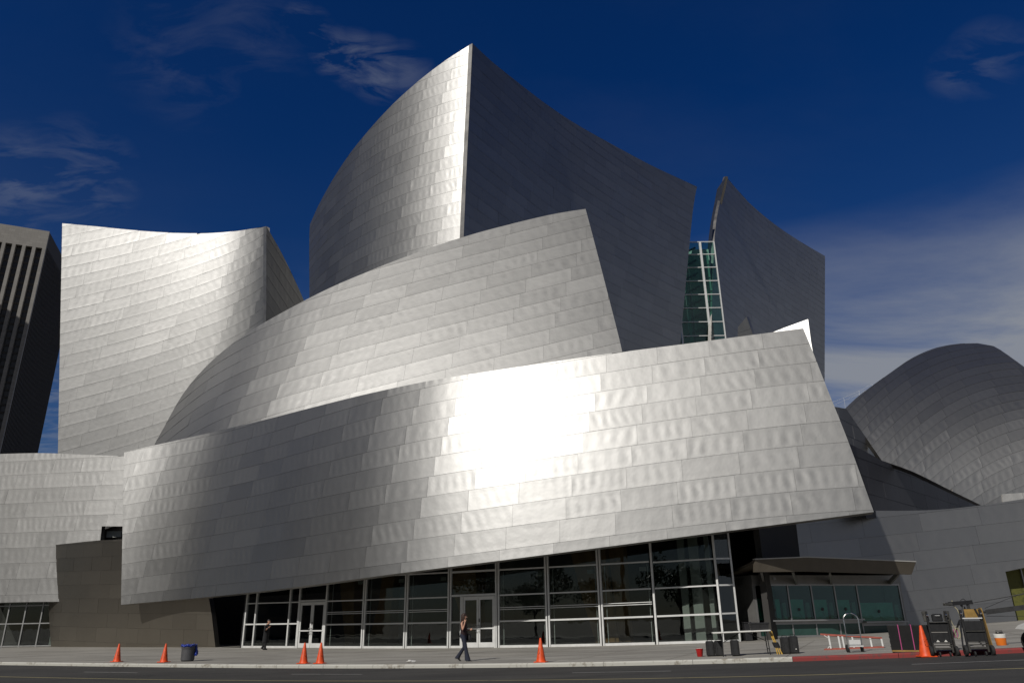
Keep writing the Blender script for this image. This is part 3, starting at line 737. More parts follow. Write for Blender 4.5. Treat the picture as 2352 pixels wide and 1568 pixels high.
glz = empty('lobby_glazing', gl(US[-1] / 2)); under(glz, hall); glz['label'] = 'glass lobby front of tall bays in aluminium frames'
TOP = 8.2
def topz(u): return 4.9 + 3.3 * max(0.0, min(1.0, u / (US[-1] * 0.75)))      # the glass runs up behind the rising lower edge of the sail
# the horizontal rails follow the fall of the pavement
def rail(name, u0, u1, h, w, dep, parent, mat='alu', d=0.0):
    mb = MB(); mb.bar(gl(u0, h, d), gl(u1, h, d), dep, w); return under(mb.build(name, mat), parent)
def post(u, w, dep, h0, h1, parent, name='mullion', mat='alu', d=0.0):
    mb = MB(); z = gl(u, h0, d)
    mb.box((z.x, z.y, (z.z + topz(u)) / 2 if h1 is None else z.z + (h1 - h0) / 2), (w, dep, (topz(u) - z.z) if h1 is None else h1 - h0), Matrix.Rotation(-GLA, 3, 'Z')); return under(mb.build(name, mat), parent)
def pane(u0, u1, h0, h1, parent, d=0.02, mat='glass', name='pane'):
    a, b = gl(u0, h0, d), gl(u1, h0, d)
    if h1 is None: za, zb = topz(u0), topz(u1)
    else: za, zb = gl(u0, h1, d).z, gl(u1, h1, d).z
    mb = MB(); mb.prism([a, b, Vector((b.x, b.y, zb)), Vector((a.x, a.y, za))], GLN * 0.012); return under(mb.build(name, mat), parent)
DOORS = {4: 681, 9: 1144}
def double_door(u0, u1, parent_label):
    door = empty('entrance_door', gl((u0 + u1) / 2)); under(door, hall); door['label'] = parent_label
    H = 2.68; m = (u0 + u1) / 2
    fr = MB()
    for a, b in ((gl(u0 + 0.04, 0), gl(u0 + 0.04, H)), (gl(u1 - 0.04, 0), gl(u1 - 0.04, H))): fr.bar(a, b, 0.08, 0.16, up=GLN)
    fr.bar(gl(u0, H - 0.03), gl(u1, H - 0.03), 0.17, 0.07); under(fr.build('door_frame', 'alu'), door)
    for a, b, s in ((u0 + 0.09, m - 0.01, 1), (m + 0.01, u1 - 0.09, -1)):
        st = MB()
        for q in (a + 0.05, b - 0.05): st.bar(gl(q, 0.02), gl(q, H - 0.07), 0.10, 0.055, up=GLN)
        st.bar(gl(a, 0.15), gl(b, 0.15), 0.053, 0.26); st.bar(gl(a, H - 0.12), gl(b, H - 0.12), 0.053, 0.12); st.bar(gl(a, 1.0, -0.03), gl(b, 1.0, -0.03), 0.06, 0.07)
        leaf = under(st.build('door_leaf', 'alu'), door)
        under(pane(a + 0.1, b - 0.1, 0.28, H - 0.18, door), door)
        hx = (b - 0.05) if s > 0 else (a + 0.05)
        hd = MB(); hd.tube([gl(hx, 0.82, -0.03), gl(hx, 0.82, -0.10), gl(hx - s * 0.06, 0.84, -0.12), gl(hx - s * 0.06, 1.13, -0.12), gl(hx, 1.15, -0.10), gl(hx, 1.15, -0.03)], 0.016, 6)
        under(hd.build('door_handle', 'alu_dark'), door)
        if s < 0:
            lk = MB(); lk.box(gl(hx, 1.42, -0.035), (0.05, 0.03, 0.19), Matrix.Rotation(-GLA, 3, 'Z')); under(lk.build('lock', 'black_paint'), door)
    return door
LV = (1.34, 2.0, 2.70, 4.05, 5.5)
for i, u in enumerate(US):
    if i == 0: continue
    if BAYS[i] in (833, 931, 1032, 1144, 1261, 1385):
        for q in (-0.075, 0.075): post(u + q, 0.085, 0.16, 0, None, glz)
        post(u, 0.05, 0.05, 0, None, glz, 'mullion', 'alu_dark', 0.06)
    else: post(u, 0.10, 0.16, 0, None, glz)
U_D2 = glu(1061)
for i in range(1, len(US) - 1):
    a, b = US[i] + 0.05, US[i + 1] - 0.05; big = BAYS[i] >= 744
    if i == 4:
        double_door(US[4] + 0.03, US[5] - 0.03, 'double glass door at the left end of the lobby front')
        rail('transom', a, b, 2.76, 0.10, 0.14, glz); pane(a, b, 2.8, None, glz); continue
    if BAYS[i] == 1032:
        double_door(U_D2, US[i + 1] - 0.13, 'central double glass door under the number 111')
        post(U_D2 - 0.05, 0.10, 0.15, 0, 2.75, glz)
        rail('transom', a + 0.08, b - 0.08, 2.76, 0.11, 0.14, glz); rail('transom', a + 0.08, U_D2 - 0.1, 1.34, 0.09, 0.12, glz); rail('transom', a + 0.08, U_D2 - 0.1, 0.06, 0.12, 0.14, glz)
        pane(a + 0.08, U_D2 - 0.1, 0.1, 2.7, glz); pane(a, b, 2.8, None, glz)
        rail('transom', a, b, 4.05, 0.10, 0.12, glz); continue
    lv = LV if big and BAYS[i] < 1511 else ((1.34, 2.70, 4.0, 5.5) if big else (1.42, 2.70, 4.05, 5.5))
    e = 0.08 if 833 <= BAYS[i] <= 1385 else 0.02
    rail('transom', a + e, b - e, 0.06, 0.12, 0.15, glz)
    hs = [0.1]
    for h in lv:
        w = 0.085 if h < 1.5 else 0.07
        if abs(h - 2.0) < 0.01:
            rail('transom', a + e, b - e, h - 0.05, 0.035, 0.08, glz); rail('transom', a + e, b - e, h + 0.05, 0.035, 0.08, glz)
        elif gl(a, h).z > topz(a) - 0.15: continue
        else: rail('transom', a + e, b - e, h, w, 0.13, glz)
        hs.append(h)
    hs.append(None)
    for h0, h1 in zip(hs[:-1], hs[1:]): pane(a + e, b - e, h0 + 0.0, h1, glz)
    if big and BAYS[i] < 1511:      # inner posts of the folding frames and the white notice at the head
        for q in (a + 0.22, b - 0.22): post(q, 0.035, 0.05, 0.12, 3.95, glz, 'inner_post', 'alu', 0.22)
        mb = MB(); p = gl(b - 0.45, 3.72, 0.10); mb.box(p, (0.36, 0.02, 0.20), Matrix.Rotation(-GLA, 3, 'Z')); under(mb.build('notice', 'plaster'), glz)
# return of the glazing at its right end
uR = US[-1]; RT = (GLT * 0.72 + GLN * 0.69).normalized()
def glr(t, h):
    p = gl(uR) + RT * t; p.z = ground(p.x, p.y) + h; return p
for t in (0.95,):
    mb = MB(); z = glr(t, 0); mb.box((z.x, z.y, (z.z + TOP) / 2), (0.09, 0.12, TOP - z.z)); under(mb.build('mullion', 'alu'), glz)
for h in (0.06, 1.34, 2.70, 4.0, 5.5):
    mb = MB(); mb.bar(glr(0.05, h), glr(0.95, h), 0.10, 0.08); under(mb.build('transom', 'alu'), glz)
mb = MB(); a, b = glr(0.05, 0.1), glr(0.95, 0.1); mb.prism([a, b, Vector((b.x, b.y, TOP)), Vector((a.x, a.y, TOP))], (0.008, -0.008, 0)); under(mb.build('pane', 'glass'), glz)
# lobby interior
def quadwall(name, pts, mat, d, parent=hall):
    mb = MB(); mb.prism(pts, d); return under(mb.build(name, mat), parent)
iu0, iu1 = 0.2, US[-1] + 0.6
bk = 11.0
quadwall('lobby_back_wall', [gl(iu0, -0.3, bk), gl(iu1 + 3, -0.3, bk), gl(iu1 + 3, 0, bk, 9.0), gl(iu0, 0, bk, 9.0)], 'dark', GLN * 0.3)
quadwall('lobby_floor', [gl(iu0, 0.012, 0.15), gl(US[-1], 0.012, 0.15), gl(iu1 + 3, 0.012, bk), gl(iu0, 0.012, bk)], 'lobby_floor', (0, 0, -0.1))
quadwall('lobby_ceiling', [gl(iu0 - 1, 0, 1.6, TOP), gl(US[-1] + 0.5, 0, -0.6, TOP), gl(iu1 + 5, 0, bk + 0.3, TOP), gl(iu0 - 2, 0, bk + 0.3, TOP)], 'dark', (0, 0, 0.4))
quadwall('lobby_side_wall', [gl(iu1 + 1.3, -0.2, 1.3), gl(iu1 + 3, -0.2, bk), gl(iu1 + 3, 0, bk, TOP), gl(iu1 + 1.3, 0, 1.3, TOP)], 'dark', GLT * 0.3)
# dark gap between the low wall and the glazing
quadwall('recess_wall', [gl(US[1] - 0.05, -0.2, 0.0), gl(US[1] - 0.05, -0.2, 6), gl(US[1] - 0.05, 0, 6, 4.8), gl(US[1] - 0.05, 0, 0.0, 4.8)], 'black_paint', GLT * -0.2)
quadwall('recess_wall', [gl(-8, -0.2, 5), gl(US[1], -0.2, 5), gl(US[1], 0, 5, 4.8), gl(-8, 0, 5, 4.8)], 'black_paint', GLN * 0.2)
# slanting fir-clad columns inside
for px, top_w, bot_w, slant, dd in ((728, 1.5, 0.7, 0.5, 3.0), (812, 0.7, 1.6, -0.6, 4.0), (1010, 2.3, 0.7, 0.9, 3.0), (1330, 2.1, 1.3, 0.9, 2.6), (1398, 0.9, 0.7, 0.2, 2.6)):
    u = glu(px); rings = []
    for h, w, o in ((0.0, bot_w, slant), (2.5, (bot_w + top_w) / 2 - 0.1, slant * 0.45), (7.9, top_w * 1.2, -slant * 0.3)):
        rings.append([gl(u + o + sx * w / 2, h, dd + sy * w * 0.4) for sx, sy in ((-1, -1), (-0.3, -1.15), (0.3, -1.15), (1, -1), (1, 1), (-1, 1))])
    mb = MB(); mb.loft(rings); under(mb.build('interior_column', 'wood'), hall)
for u, w in ((US[-1] - 1.9, 0.35), (US[-1] - 1.25, 0.5), (US[-1] - 0.55, 0.22)):
    mb = MB(); p = gl(u, 0, 1.1); mb.box((p.x, p.y, p.z + 3.4), (w, 0.25, 6.8), Matrix.Rotation(-GLA, 3, 'Z')); under(mb.build('interior_post', 'plaster'), hall)
# door number
def text_mesh(name, body, size, mat, loc, rot, parent, depth=0.004):
    cu = bpy.data.curves.new(name, 'FONT'); cu.body = body; cu.size = size; cu.extrude = depth; cu.align_x = 'CENTER'; cu.align_y = 'CENTER'
    o = bpy.data.objects.new(name + '_tmp', cu); col.objects.link(o); bpy.context.view_layer.update()
    dg = bpy.context.evaluated_depsgraph_get(); me = bpy.data.meshes.new_from_object(o.evaluated_get(dg)); me.name = name
    bpy.data.objects.remove(o); bpy.data.curves.remove(cu); me.materials.clear(); me.materials.append(M[mat])
    o2 = bpy.data.objects.new(name, me); link(o2); o2.location = loc; o2.rotation_euler = rot
    if parent is not None:
        bpy.context.view_layer.update(); under(o2, parent)
    return o2
un = glu(1103)
text_mesh('door_number', '111', 0.42, 'black_paint', gl(un + 0.15, 3.15, -0.02), (math.pi / 2, 0, -GLA), glz)
# ------------------------------------------------------------------ glazing under the left wing
def gleft(px, py=1488, Y=56.5):
    return at(px, py, Y)
lgz = empty('side_glazing', at(40, 1488, 63.6)); under(lgz, hall); lgz['label'] = 'dark glazed strip under the low left wing'
LB0, LB1 = at(-80, 1487, 64.2), at(140, 1486, 63.8); LT = (LB1 - LB0); LLEN = LT.length; LT.normalize()
def lgp(t, h, d=0.0): p = LB0 + LT * t; return Vector((p.x - LT.y * d, p.y + LT.x * d, ground(p.x, p.y) + h))
tm = [0.0, 1.5, 3.0, 4.4, 5.8, LLEN]
for t in tm:
    mb = MB(); a = lgp(t, 0); mb.bar(a, a + Vector((0, 0, 3.9)), 0.09, 0.12, up=(0, 1, 0)); under(mb.build('mullion', 'alu_dark'), lgz)  # duller aluminium puts the shade under the wing into the frame colour
for t0, t1 in zip(tm[:-1], tm[1:]):
    for h in (0.08, 1.75, 3.1):
        mb = MB(); mb.bar(lgp(t0 + 0.05, h), lgp(t1 - 0.05, h), 0.10, 0.08); under(mb.build('transom', 'alu_dark'), lgz)
    for h0, h1 in ((0.1, 1.7), (1.8, 3.06), (3.14, 3.9)):
        mb = MB(); mb.prism([lgp(t0 + 0.05, h0), lgp(t1 - 0.05, h0), lgp(t1 - 0.05, h1), lgp(t0 + 0.05, h1)], Vector((-LT.y, LT.x, 0)) * 0.012); under(mb.build('pane', 'glass'), lgz)
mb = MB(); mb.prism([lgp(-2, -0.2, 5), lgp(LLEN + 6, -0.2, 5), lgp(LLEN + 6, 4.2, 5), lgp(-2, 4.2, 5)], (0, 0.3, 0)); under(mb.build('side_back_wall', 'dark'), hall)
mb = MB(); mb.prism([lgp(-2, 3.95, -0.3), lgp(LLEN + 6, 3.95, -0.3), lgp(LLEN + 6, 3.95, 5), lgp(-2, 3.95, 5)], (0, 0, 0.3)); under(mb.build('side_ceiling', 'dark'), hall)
mb = MB(); p = lgp(LLEN - 0.9, 0, 1.0); mb.box(p + Vector((0, 0, 0.45)), (1.3, 0.5, 0.75)); under(mb.build('display_case', 'plaster'), hall)
# recess in the left wing behind the notch
mb = MB(); a = at(225, 1200, 63.9); b = at(320, 1270, 63.9); mb.box(((a.x + b.x) / 2, 64.3, (a.z + b.z) / 2), (b.x - a.x + 1, 0.2, a.z - b.z + 1)); under(mb.build('recess_wall', 'steel_back'), hall)
mb = MB(); a = at(262, 1226, 63.7); mb.box(a, (1.2, 0.12, 0.5)); under(mb.build('recess_ledge', 'plaster'), hall)
# ------------------------------------------------------------------ glass lift shaft between the towers
shaft = empty('glass_shaft', at(1610, 780, 99)); under(shaft, hall); shaft['label'] = 'narrow green glass shaft between the dark peak and the right tower'
SY = 99.0
def shp(px, py, Y=SY): return at(px, py, Y)
z_rows = [555.5, 584, 614, 645, 676, 707, 739, 771, 803, 835]
x_cols = [(1556, 'l'), (1619, 'm'), (1652, 'r')]
P_l, P_m, P_r = (shp(x, 660) for x, _ in x_cols)
zs = [shp(1635, y).z for y in z_rows]
for p, w in ((P_l, 0.2), (P_m, 0.3), (P_r, 0.16)):
    mb = MB(); mb.box((p.x, SY, (zs[0] + zs[-1]) / 2), (w, 0.3, zs[0] - zs[-1])); under(mb.build('mullion', 'alu'), shaft)
for k, z in enumerate(zs):
    for a, b in ((P_l, P_m), (P_m, P_r)):
        mb = MB(); mb.bar((a.x, SY - 0.02, z), (b.x, SY - 0.02, z), 0.16, 0.11); under(mb.build('transom', 'alu'), shaft)
        if k < len(zs) - 1:
            mb = MB(); mb.box(((a.x + b.x) / 2, SY + 0.05, (z + zs[k + 1]) / 2), (b.x - a.x - 0.2, 0.03, z - zs[k + 1] - 0.2)); under(mb.build('pane', 'glass_green'), shaft)
for dx, dy, mat, w in ((0.5, 2.0, 'plaster', 0.9), (2.7, 1.4, 'plaster', 0.5), (-0.9, 0.9, 'frosted', 0.35)):
    mb = MB(); mb.box((P_m.x - 1.6 + dx, SY + dy, (zs[0] + zs[-1]) / 2 - 0.5), (w, 0.4, zs[0] - zs[-1] - 1)); under(mb.build('lift_guide', mat), shaft)
for k in range(len(zs) - 1):
    mb = MB(); mb.bar((P_l.x + 0.6, SY + 1.2, zs[k + 1] + 0.3), (P_m.x - 0.4, SY + 1.2, zs[k] - 0.3), 0.2, 0.25); under(mb.build('brace', 'frosted_dark'), shaft)
mb = MB(); mb.box(((P_l.x + P_r.x) / 2, SY + 2.6, (zs[0] + zs[-1]) / 2), (P_r.x - P_l.x - 0.4, 0.3, zs[0] - zs[-1] + 0.1)); under(mb.build('shaft_back_wall', 'plaster'), shaft)
# ------------------------------------------------------------------ bodies behind the steel fronts (roofs and backs)
def body(name, pts, z0, z1, mat='steel_back'):
    mb = MB(); mb.prism([(x, y, z0) for x, y in pts], (0, 0, z1 - z0)); return under(mb.build(name, mat), hall)
body('hall_core', [(-20, 72), (-4, 66.5), (12, 80), (22, 92), (22, 104), (-20, 104)], 0, 24)
body('block_core', [(-36, 74), (-23, 74), (-19, 84), (-36, 86)], 0, 26)
body('lobby_core', [(-18, 62), (14, 51.5), (26, 58), (26, 64), (-18, 68)], 0, 7.5)
body('wing_core', [(14, 55.5), (22, 51.2), (30, 52), (30, 62), (14, 62)], 0, 5.5)
# poster-covered glazing beyond the right wing
post_w = empty('poster_window', at(2335, 1440, 48.3)); under(post_w, hall); post_w['label'] = 'window papered with blue and yellow posters at the right edge'
M['poster_blue'] = paint_material('blue_poster', (0.05, 0.11, 0.14), (0.012, 0.016, 0.022), 0.50)
M['poster_yellow'] = paint_material('yellow_poster', (0.11, 0.11, 0.02), (0.055, 0.06, 0.015), 0.47)
M['stone'] = simple('buff_stone', (0.30, 0.25, 0.19), 0.8, 0, 0.15, 3.0)
PB = [at(x, 1440, 48.3) for x in (2296, 2331, 2334, 2375, 2378, 2440)]
for a, b, mat in ((PB[0], PB[1], 'poster_blue'), (PB[2], PB[3], 'poster_yellow'), (PB[4], PB[5], 'poster_yellow')):
    mb = MB(); mb.box(((a.x + b.x) / 2, 48.4, 2.55), (b.x - a.x, 0.05, 3.4)); under(mb.build('poster', mat), post_w)
for p in (PB[1], PB[3], PB[5]):
    mb = MB(); mb.box((p.x + 0.04, 48.32, 2.55), (0.08, 0.12, 3.4)); under(mb.build('mullion', 'alu_dark'), post_w)
mb = MB(); mb.box(((PB[0].x + PB[-1].x) / 2, 48.4, 0.5), (PB[-1].x - PB[0].x, 0.3, 0.7)); under(mb.build('plinth', 'stone'), post_w)
flush_panels()
# ------------------------------------------------------------------ ticket office
tk_a, tk_b = at(1747, 1462, 41.0), at(2084, 1453, 43.6)
TKT = Vector((tk_b.x - tk_a.x, tk_b.y - tk_a.y, 0)); TKL = TKT.length; TKT.normalize(); TKN = Vector((-TKT.y, TKT.x, 0)); TKR = math.atan2(TKT.y, TKT.x)
tkt = empty('ticket_office', (tk_a.x, tk_a.y, ground(tk_a.x, tk_a.y)))
prop(tkt, 'low ticket office with green glass windows under a wide brown canopy', 'ticket office')
TZ = min(ground(tk_a.x, tk_a.y), ground(tk_b.x, tk_b.y))
def tp(u, h, d=0.0): p = tk_a + TKT * u + TKN * d; return Vector((p.x, p.y, TZ + h))
RZ = Matrix.Rotation(TKR, 3, 'Z')
def tbox(name, u0, u1, h0, h1, d0, d1, mat, parent=tkt):
    mb = MB(); mb.box((tp(u0, h0, d0) + tp(u1, h1, d1)) / 2, (u1 - u0, d1 - d0, h1 - h0), RZ, 0.0); return under(mb.build(name, mat), parent)
M['canopy'] = simple('brown_canopy_metal', (0.10, 0.085, 0.065), 0.5, 0.3, 0.12, 2.0)
M['canopy_edge'] = simple('sunlit_canopy_edge', (0.45, 0.44, 0.41), 0.5, 0.2, 0.08, 2.0)  # sunlit top edge of the canopy, painted as a paler strip
M['booth'] = simple('grey_booth_metal', (0.22, 0.215, 0.205), 0.5, 0.4, 0.1, 2.0)
ut = [0.0, 0.42, 1.98, 3.42, 4.88, 6.32, TKL]
tbox('body', -0.1, TKL + 0.1, 0, 3.2, 1.6, 5.0, 'booth'); tbox('body', -0.14, 0.0, 0.02, 3.1, 0.0, 1.6, 'booth'); tbox('body', TKL, TKL + 0.14, 0.02, 3.1, 0.0, 1.6, 'booth')
tbox('ceiling', -0.14, TKL + 0.14, 2.72, 3.15, -0.05, 1.6, 'booth')
tbox('plinth', 0.0, TKL, -0.1, 0.10, -0.04, 1.6, 'booth')
for u in ut: tbox('mullion', u - 0.035, u + 0.035, 0.10, 2.72, -0.02, 0.10, 'alu_dark')
tbox('head_rail', 0.0, TKL, 2.62, 2.71, -0.03, 0.09, 'alu_dark'); tbox('sill_rail', 0.0, TKL, 0.10, 0.18, -0.03, 0.09, 'alu_dark')
for a, b, hc in ((ut[0], ut[1], 0.86), (ut[1], ut[5], 0.92), (ut[5], ut[6], 0.78)):
    if a > 0: tbox('counter', a + 0.04, b - 0.04, hc - 0.05, hc + 0.02, -0.30, 0.40, 'alu_dark')
    tbox('counter_rail', a + 0.04, b - 0.04, hc - 0.20, hc - 0.052, -0.03, 0.09, 'alu_dark')
for k in range(6):
    a, b = ut[k] + 0.035, ut[k + 1] - 0.035; hc = 0.78 if k == 5 else 0.92
    tbox('lower_pane', a, b, 0.18, hc - 0.2, 0.02, 0.05, 'frosted_dark')
    w = tbox('window_pane', a, b, hc + 0.03, 2.62, 0.02, 0.035, 'glass_green')
    if k == 0:
        tbox('blind', a, b, 0.95, 2.0, 0.15, 0.18, 'frosted'); continue
    f = tbox('blind', a + 0.02, b - 0.42, hc + 0.03, hc + 1.06 - 0.02 * k, 0.2, 0.23, 'frosted')
    sp = MB(); sp.lathe([(0.0, -0.02), (0.085, -0.02), (0.085, 0.0), (0.0, 0.01)], tp((a + b) / 2 - 0.18, hc + 0.52, 0.0), 14, RZ @ Matrix.Rotation(math.pi / 2, 3, 'X'))
    under(sp.build('speaker', 'black_paint'), tkt)
    cd = MB(); cd.tube([tp((a + b) / 2 - 0.18, hc + 0.45, 0.12), tp((a + b) / 2 - 0.06, hc + 0.25, 0.12), tp((a + b) / 2 + 0.1, hc + 0.06, 0.12)], 0.010, 5); under(cd.build('cable', 'black_paint'), tkt)
    tbox('display', b - 0.36, b - 0.13, hc + 0.04, hc + 0.86, 0.10, 0.16, 'booth'); tbox('card', b - 0.33, b - 0.15, hc + 0.05, hc + 0.18, 0.07, 0.09, 'plaster')
tbox('interior', 0.0, TKL, 0.3, 2.6, 1.2, 1.25, 'dark')
# canopy: a bent fascia on slanting brackets
def cp(px, py, Y): return at(px, py, Y)
CF = [cp(1734, 1284.5, 38.9), cp(1855, 1279.5, 39.3), cp(2104, 1290, 41.0)]; CBm = [cp(1734, 1313, 39.0), cp(1855, 1311.5, 39.4), cp(2094, 1318.5, 41.1)]
mb = MB(); th = TKN * 0.16
mb.loft([[t, b, b + th, t + th] for t, b in zip(CF, CBm)]); under(mb.build('canopy_fascia', 'canopy'), tkt)
mb = MB(); up2 = Vector((0, 0, 0.05))
mb.loft([[t - TKN * 0.02, t - TKN * 0.02 + up2, t + TKN * 0.2 + up2, t + TKN * 0.2] for t in CF]); under(mb.build('canopy_edge', 'canopy_edge'), tkt)
mb = MB()
bk_ = [tp(-0.6, 3.35, 1.3), tp(2.5, 3.35, 1.3), tp(TKL + 0.5, 3.25, 1.3)]
mb.loft([[t + TKN * 0.17 - Vector((0, 0, 0.04)), t + TKN * 0.17 - Vector((0, 0, 0.16)), q - Vector((0, 0, 0.12)), q] for t, q in zip(CF, bk_)]); under(mb.build('canopy_roof', 'canopy'), tkt)
for u in (0.55, 2.55, 4.7, TKL - 0.6):
    t = u / TKL; f = CBm[0].lerp(CBm[1], t / 0.37) if t < 0.37 else CBm[1].lerp(CBm[2], (t - 0.37) / 0.63)
    mb = MB(); mb.bar(tp(u, 2.78, -0.06), f + TKN * 0.2 + Vector((0, 0, 0.06)), 0.10, 0.22); under(mb.build('bracket', 'booth'), tkt)
lp = MB(); lp.lathe([(0.02, 0.06), (0.09, 0.05), (0.10, -0.05), (0.0, -0.06)], tp(0.75, 2.95, -0.7), 12); under(lp.build('lamp', 'alu_dark'), tkt)
# ------------------------------------------------------------------ office towers
M['tower_stone'] = None
def stone_blocks(name, rgb):
    m, nt, N, L, b = new_mat(name)
    br = N.new('ShaderNodeTexBrick'); g = N.new('ShaderNodeTexCoord'); L.new(g.outputs['UV'], br.inputs['Vector'])
    br.inputs['Scale'].default_value = 1.0; br.inputs['Brick Width'].default_value = 3.0; br.inputs['Row Height'].default_value = 1.5; br.inputs['Mortar Size'].default_value = 0.03
    br.inputs['Color1'].default_value = (*rgb, 1); br.inputs['Color2'].default_value = (*[c * 0.86 for c in rgb], 1); br.inputs['Mortar'].default_value = (*[c * 0.6 for c in rgb], 1)
    L.new(br.outputs[0], b.inputs['Base Color']); b.inputs['Roughness'].default_value = 0.85; return m
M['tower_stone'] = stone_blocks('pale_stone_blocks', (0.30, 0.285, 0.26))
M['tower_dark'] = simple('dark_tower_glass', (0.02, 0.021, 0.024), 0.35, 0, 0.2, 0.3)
M['tower_side'] = simple('dark_shaded_tower_stone', (0.060, 0.056, 0.052), 0.8, 0, 0.1, 0.3)  # darker copy of the tower stone: shade of the right face in its colour
tc_ = at(114, 531.5, 360.0); TH = tc_.z
def level(px, py):
    d = ray(px, py); return Vector((0, 0, EYE)) + d * ((TH - EYE) / d.z)
tl = level(0, 513.5); tr = level(141, 583)
dl = (tl - tc_); dl.z = 0; dl.normalize(); dr = (tr - tc_); dr.z = 0; dr.normalize()
nl = Vector((-dl.y, dl.x, 0)); nl = nl if nl.dot(-tc_) > 0 else -nl
nr = Vector((-dr.y, dr.x, 0)); nr = nr if nr.dot(-tc_) > 0 else -nr
tw = empty('office_tower', (tc_.x, tc_.y, 0)); prop(tw, 'dark office tower with pale stone piers beyond the left block', 'building')
def uvbox(o):
    me = o.data; uv = me.uv_layers.new(name='UVMap')
    for p in me.polygons:
        for li in p.loop_indices:
            v = me.vertices[me.loops[li].vertex_index].co; uv.data[li].uv = (v.x * 0.9 + v.y * 0.45, v.z)
    return o
def tprism(name, pts, z0, z1, mat, parent=tw):
    mb = MB(); mb.prism([(p.x, p.y, z0) for p in pts], (0, 0, z1 - z0)); o = mb.build(name, mat); uvbox(o); return under(o, parent)
WID, DEP = 90.0, 62.0
C0 = Vector((tc_.x, tc_.y, 0)); back = C0 + dl * WID + dr * DEP
tprism('core', [C0 + dl * 0.2 - nl * 2.4 - nr * 0.6, C0 + dl * WID - nl * 2.4, back, C0 + dr * DEP - nr * 0.6], 0, TH - 1.0, 'tower_dark')
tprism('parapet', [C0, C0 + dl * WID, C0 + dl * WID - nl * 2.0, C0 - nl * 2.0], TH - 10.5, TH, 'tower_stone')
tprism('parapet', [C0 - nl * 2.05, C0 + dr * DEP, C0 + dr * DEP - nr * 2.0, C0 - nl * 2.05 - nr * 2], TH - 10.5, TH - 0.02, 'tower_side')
k = 0; x = 0.0
while x < WID:
    tprism('pier', [C0 + dl * x, C0 + dl * (x + 1.6), C0 + dl * (x + 1.6) - nl * 2.5, C0 + dl * x - nl * 2.5], 0, TH - 10.5, 'tower_stone'); x += 4.6
x = 3.0
while x < DEP:
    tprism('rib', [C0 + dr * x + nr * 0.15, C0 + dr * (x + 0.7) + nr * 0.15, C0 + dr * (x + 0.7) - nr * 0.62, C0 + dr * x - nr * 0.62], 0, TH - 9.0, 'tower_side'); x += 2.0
for i in range(48):
    z = 40 + i * 3.9
    if z > TH - 12: break
    a, b = C0 + dl * 0.4 - nl * 2.25, C0 + dl * WID - nl * 2.25
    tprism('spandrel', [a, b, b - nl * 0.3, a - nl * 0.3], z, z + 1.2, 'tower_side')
# a neighbour outside the view whose shadow climbs the lower part of that tower
sh_h = at(40, 790, 361).z
hs = TO_SUN.copy(); hd = Vector((hs.x, hs.y, 0)).normalized(); ctr = C0 + dl * 18 + hd * 120
ob = empty('office_block', (ctr.x, ctr.y, 0)); prop(ob, 'plain stone office block out of view, shading the dark tower', 'building')
mb = MB(); mb.box((ctr.x, ctr.y, (sh_h + 120 * math.tan(SUN_EL)) / 2), (60, 150, sh_h + 120 * math.tan(SUN_EL)), Matrix.Rotation(math.atan2(hd.y, hd.x), 3, 'Z')); o = under(mb.build('wall', 'tower_side'), ob)
ob = empty('added_reflection_block', (-108, 34, 0)); prop(ob, 'added brown stone block out of view on the left, darkening and warming the steel reflections', 'building')  # unseen block put in to darken and warm what the steel mirrors
M['brown_stone'] = stone_blocks('brown_stone_blocks', (0.24, 0.185, 0.13))
mb = MB(); mb.box((-108, 34, 19), (40, 56, 38)); o = under(uvbox(mb.build('wall', 'brown_stone')), ob)
for k in range(8):
    for j in range(9):
        mb = MB(); mb.box((-87.95, 10 + j * 6, 4 + k * 4.2), (0.1, 2.6, 2.2)); under(mb.build('window', 'tower_dark'), ob)
mb = MB(); mb.box((-108, 34, 38.4), (41, 57, 0.8)); under(mb.build('cornice', 'tower_side'), ob)
# ------------------------------------------------------------------ things on the pavement
SR = -GA                                    # turn that lines a thing up with the street
M['cone'] = simple('orange_cone_rubber', (0.76, 0.085, 0.014), 0.5, 0, 0.28, 7.0)
M['cone_ink'] = simple('black_stencil_ink', (0.07, 0.015, 0.01), 0.6, 0, 0.2, 9.0)
M['rubber'] = simple('black_rubber', (0.022, 0.022, 0.022), 0.8, 0, 0.25, 8.0, 0.003)
M['black_plastic'] = simple('black_plastic', (0.016, 0.016, 0.017), 0.5, 0, 0.25, 8.0)
M['grey_plastic'] = simple('grey_bin_plastic', (0.075, 0.075, 0.08), 0.55, 0, 0.12, 5.0)
M['blue_bag'] = simple('blue_bin_liner', (0.01, 0.035, 0.30), 0.22, 0, 0.25, 12.0, 0.02)
M['red_plastic'] = simple('red_bucket_plastic', (0.42, 0.012, 0.012), 0.35, 0, 0.12, 6.0)
M['white_plastic'] = simple('white_table_plastic', (0.72, 0.71, 0.66), 0.45, 0, 0.05, 6.0)
M['fibreglass'] = simple('orange_red_fibreglass', (0.34, 0.085, 0.06), 0.5, 0, 0.2, 6.0)
M['chrome'] = simple('chromed_tube', (0.78, 0.78, 0.77), 0.2, 1.0, 0.05, 4.0)
M['yellow_wood'] = simple('yellow_varnished_wood', (0.52, 0.33, 0.06), 0.45, 0, 0.2, 14.0)
M['plywood'] = simple('varnished_plywood', (0.30, 0.185, 0.05), 0.5, 0, 0.2, 5.0)
M['black_cloth'] = simple('black_cloth', (0.012, 0.012, 0.013), 0.9, 0, 0.2, 20.0)
M['pink'] = simple('pink_strap', (0.42, 0.06, 0.20), 0.6, 0, 0.1, 8.0)
M['orange_plastic'] = simple('orange_plastic', (0.80, 0.20, 0.02), 0.4, 0, 0.1, 6.0)
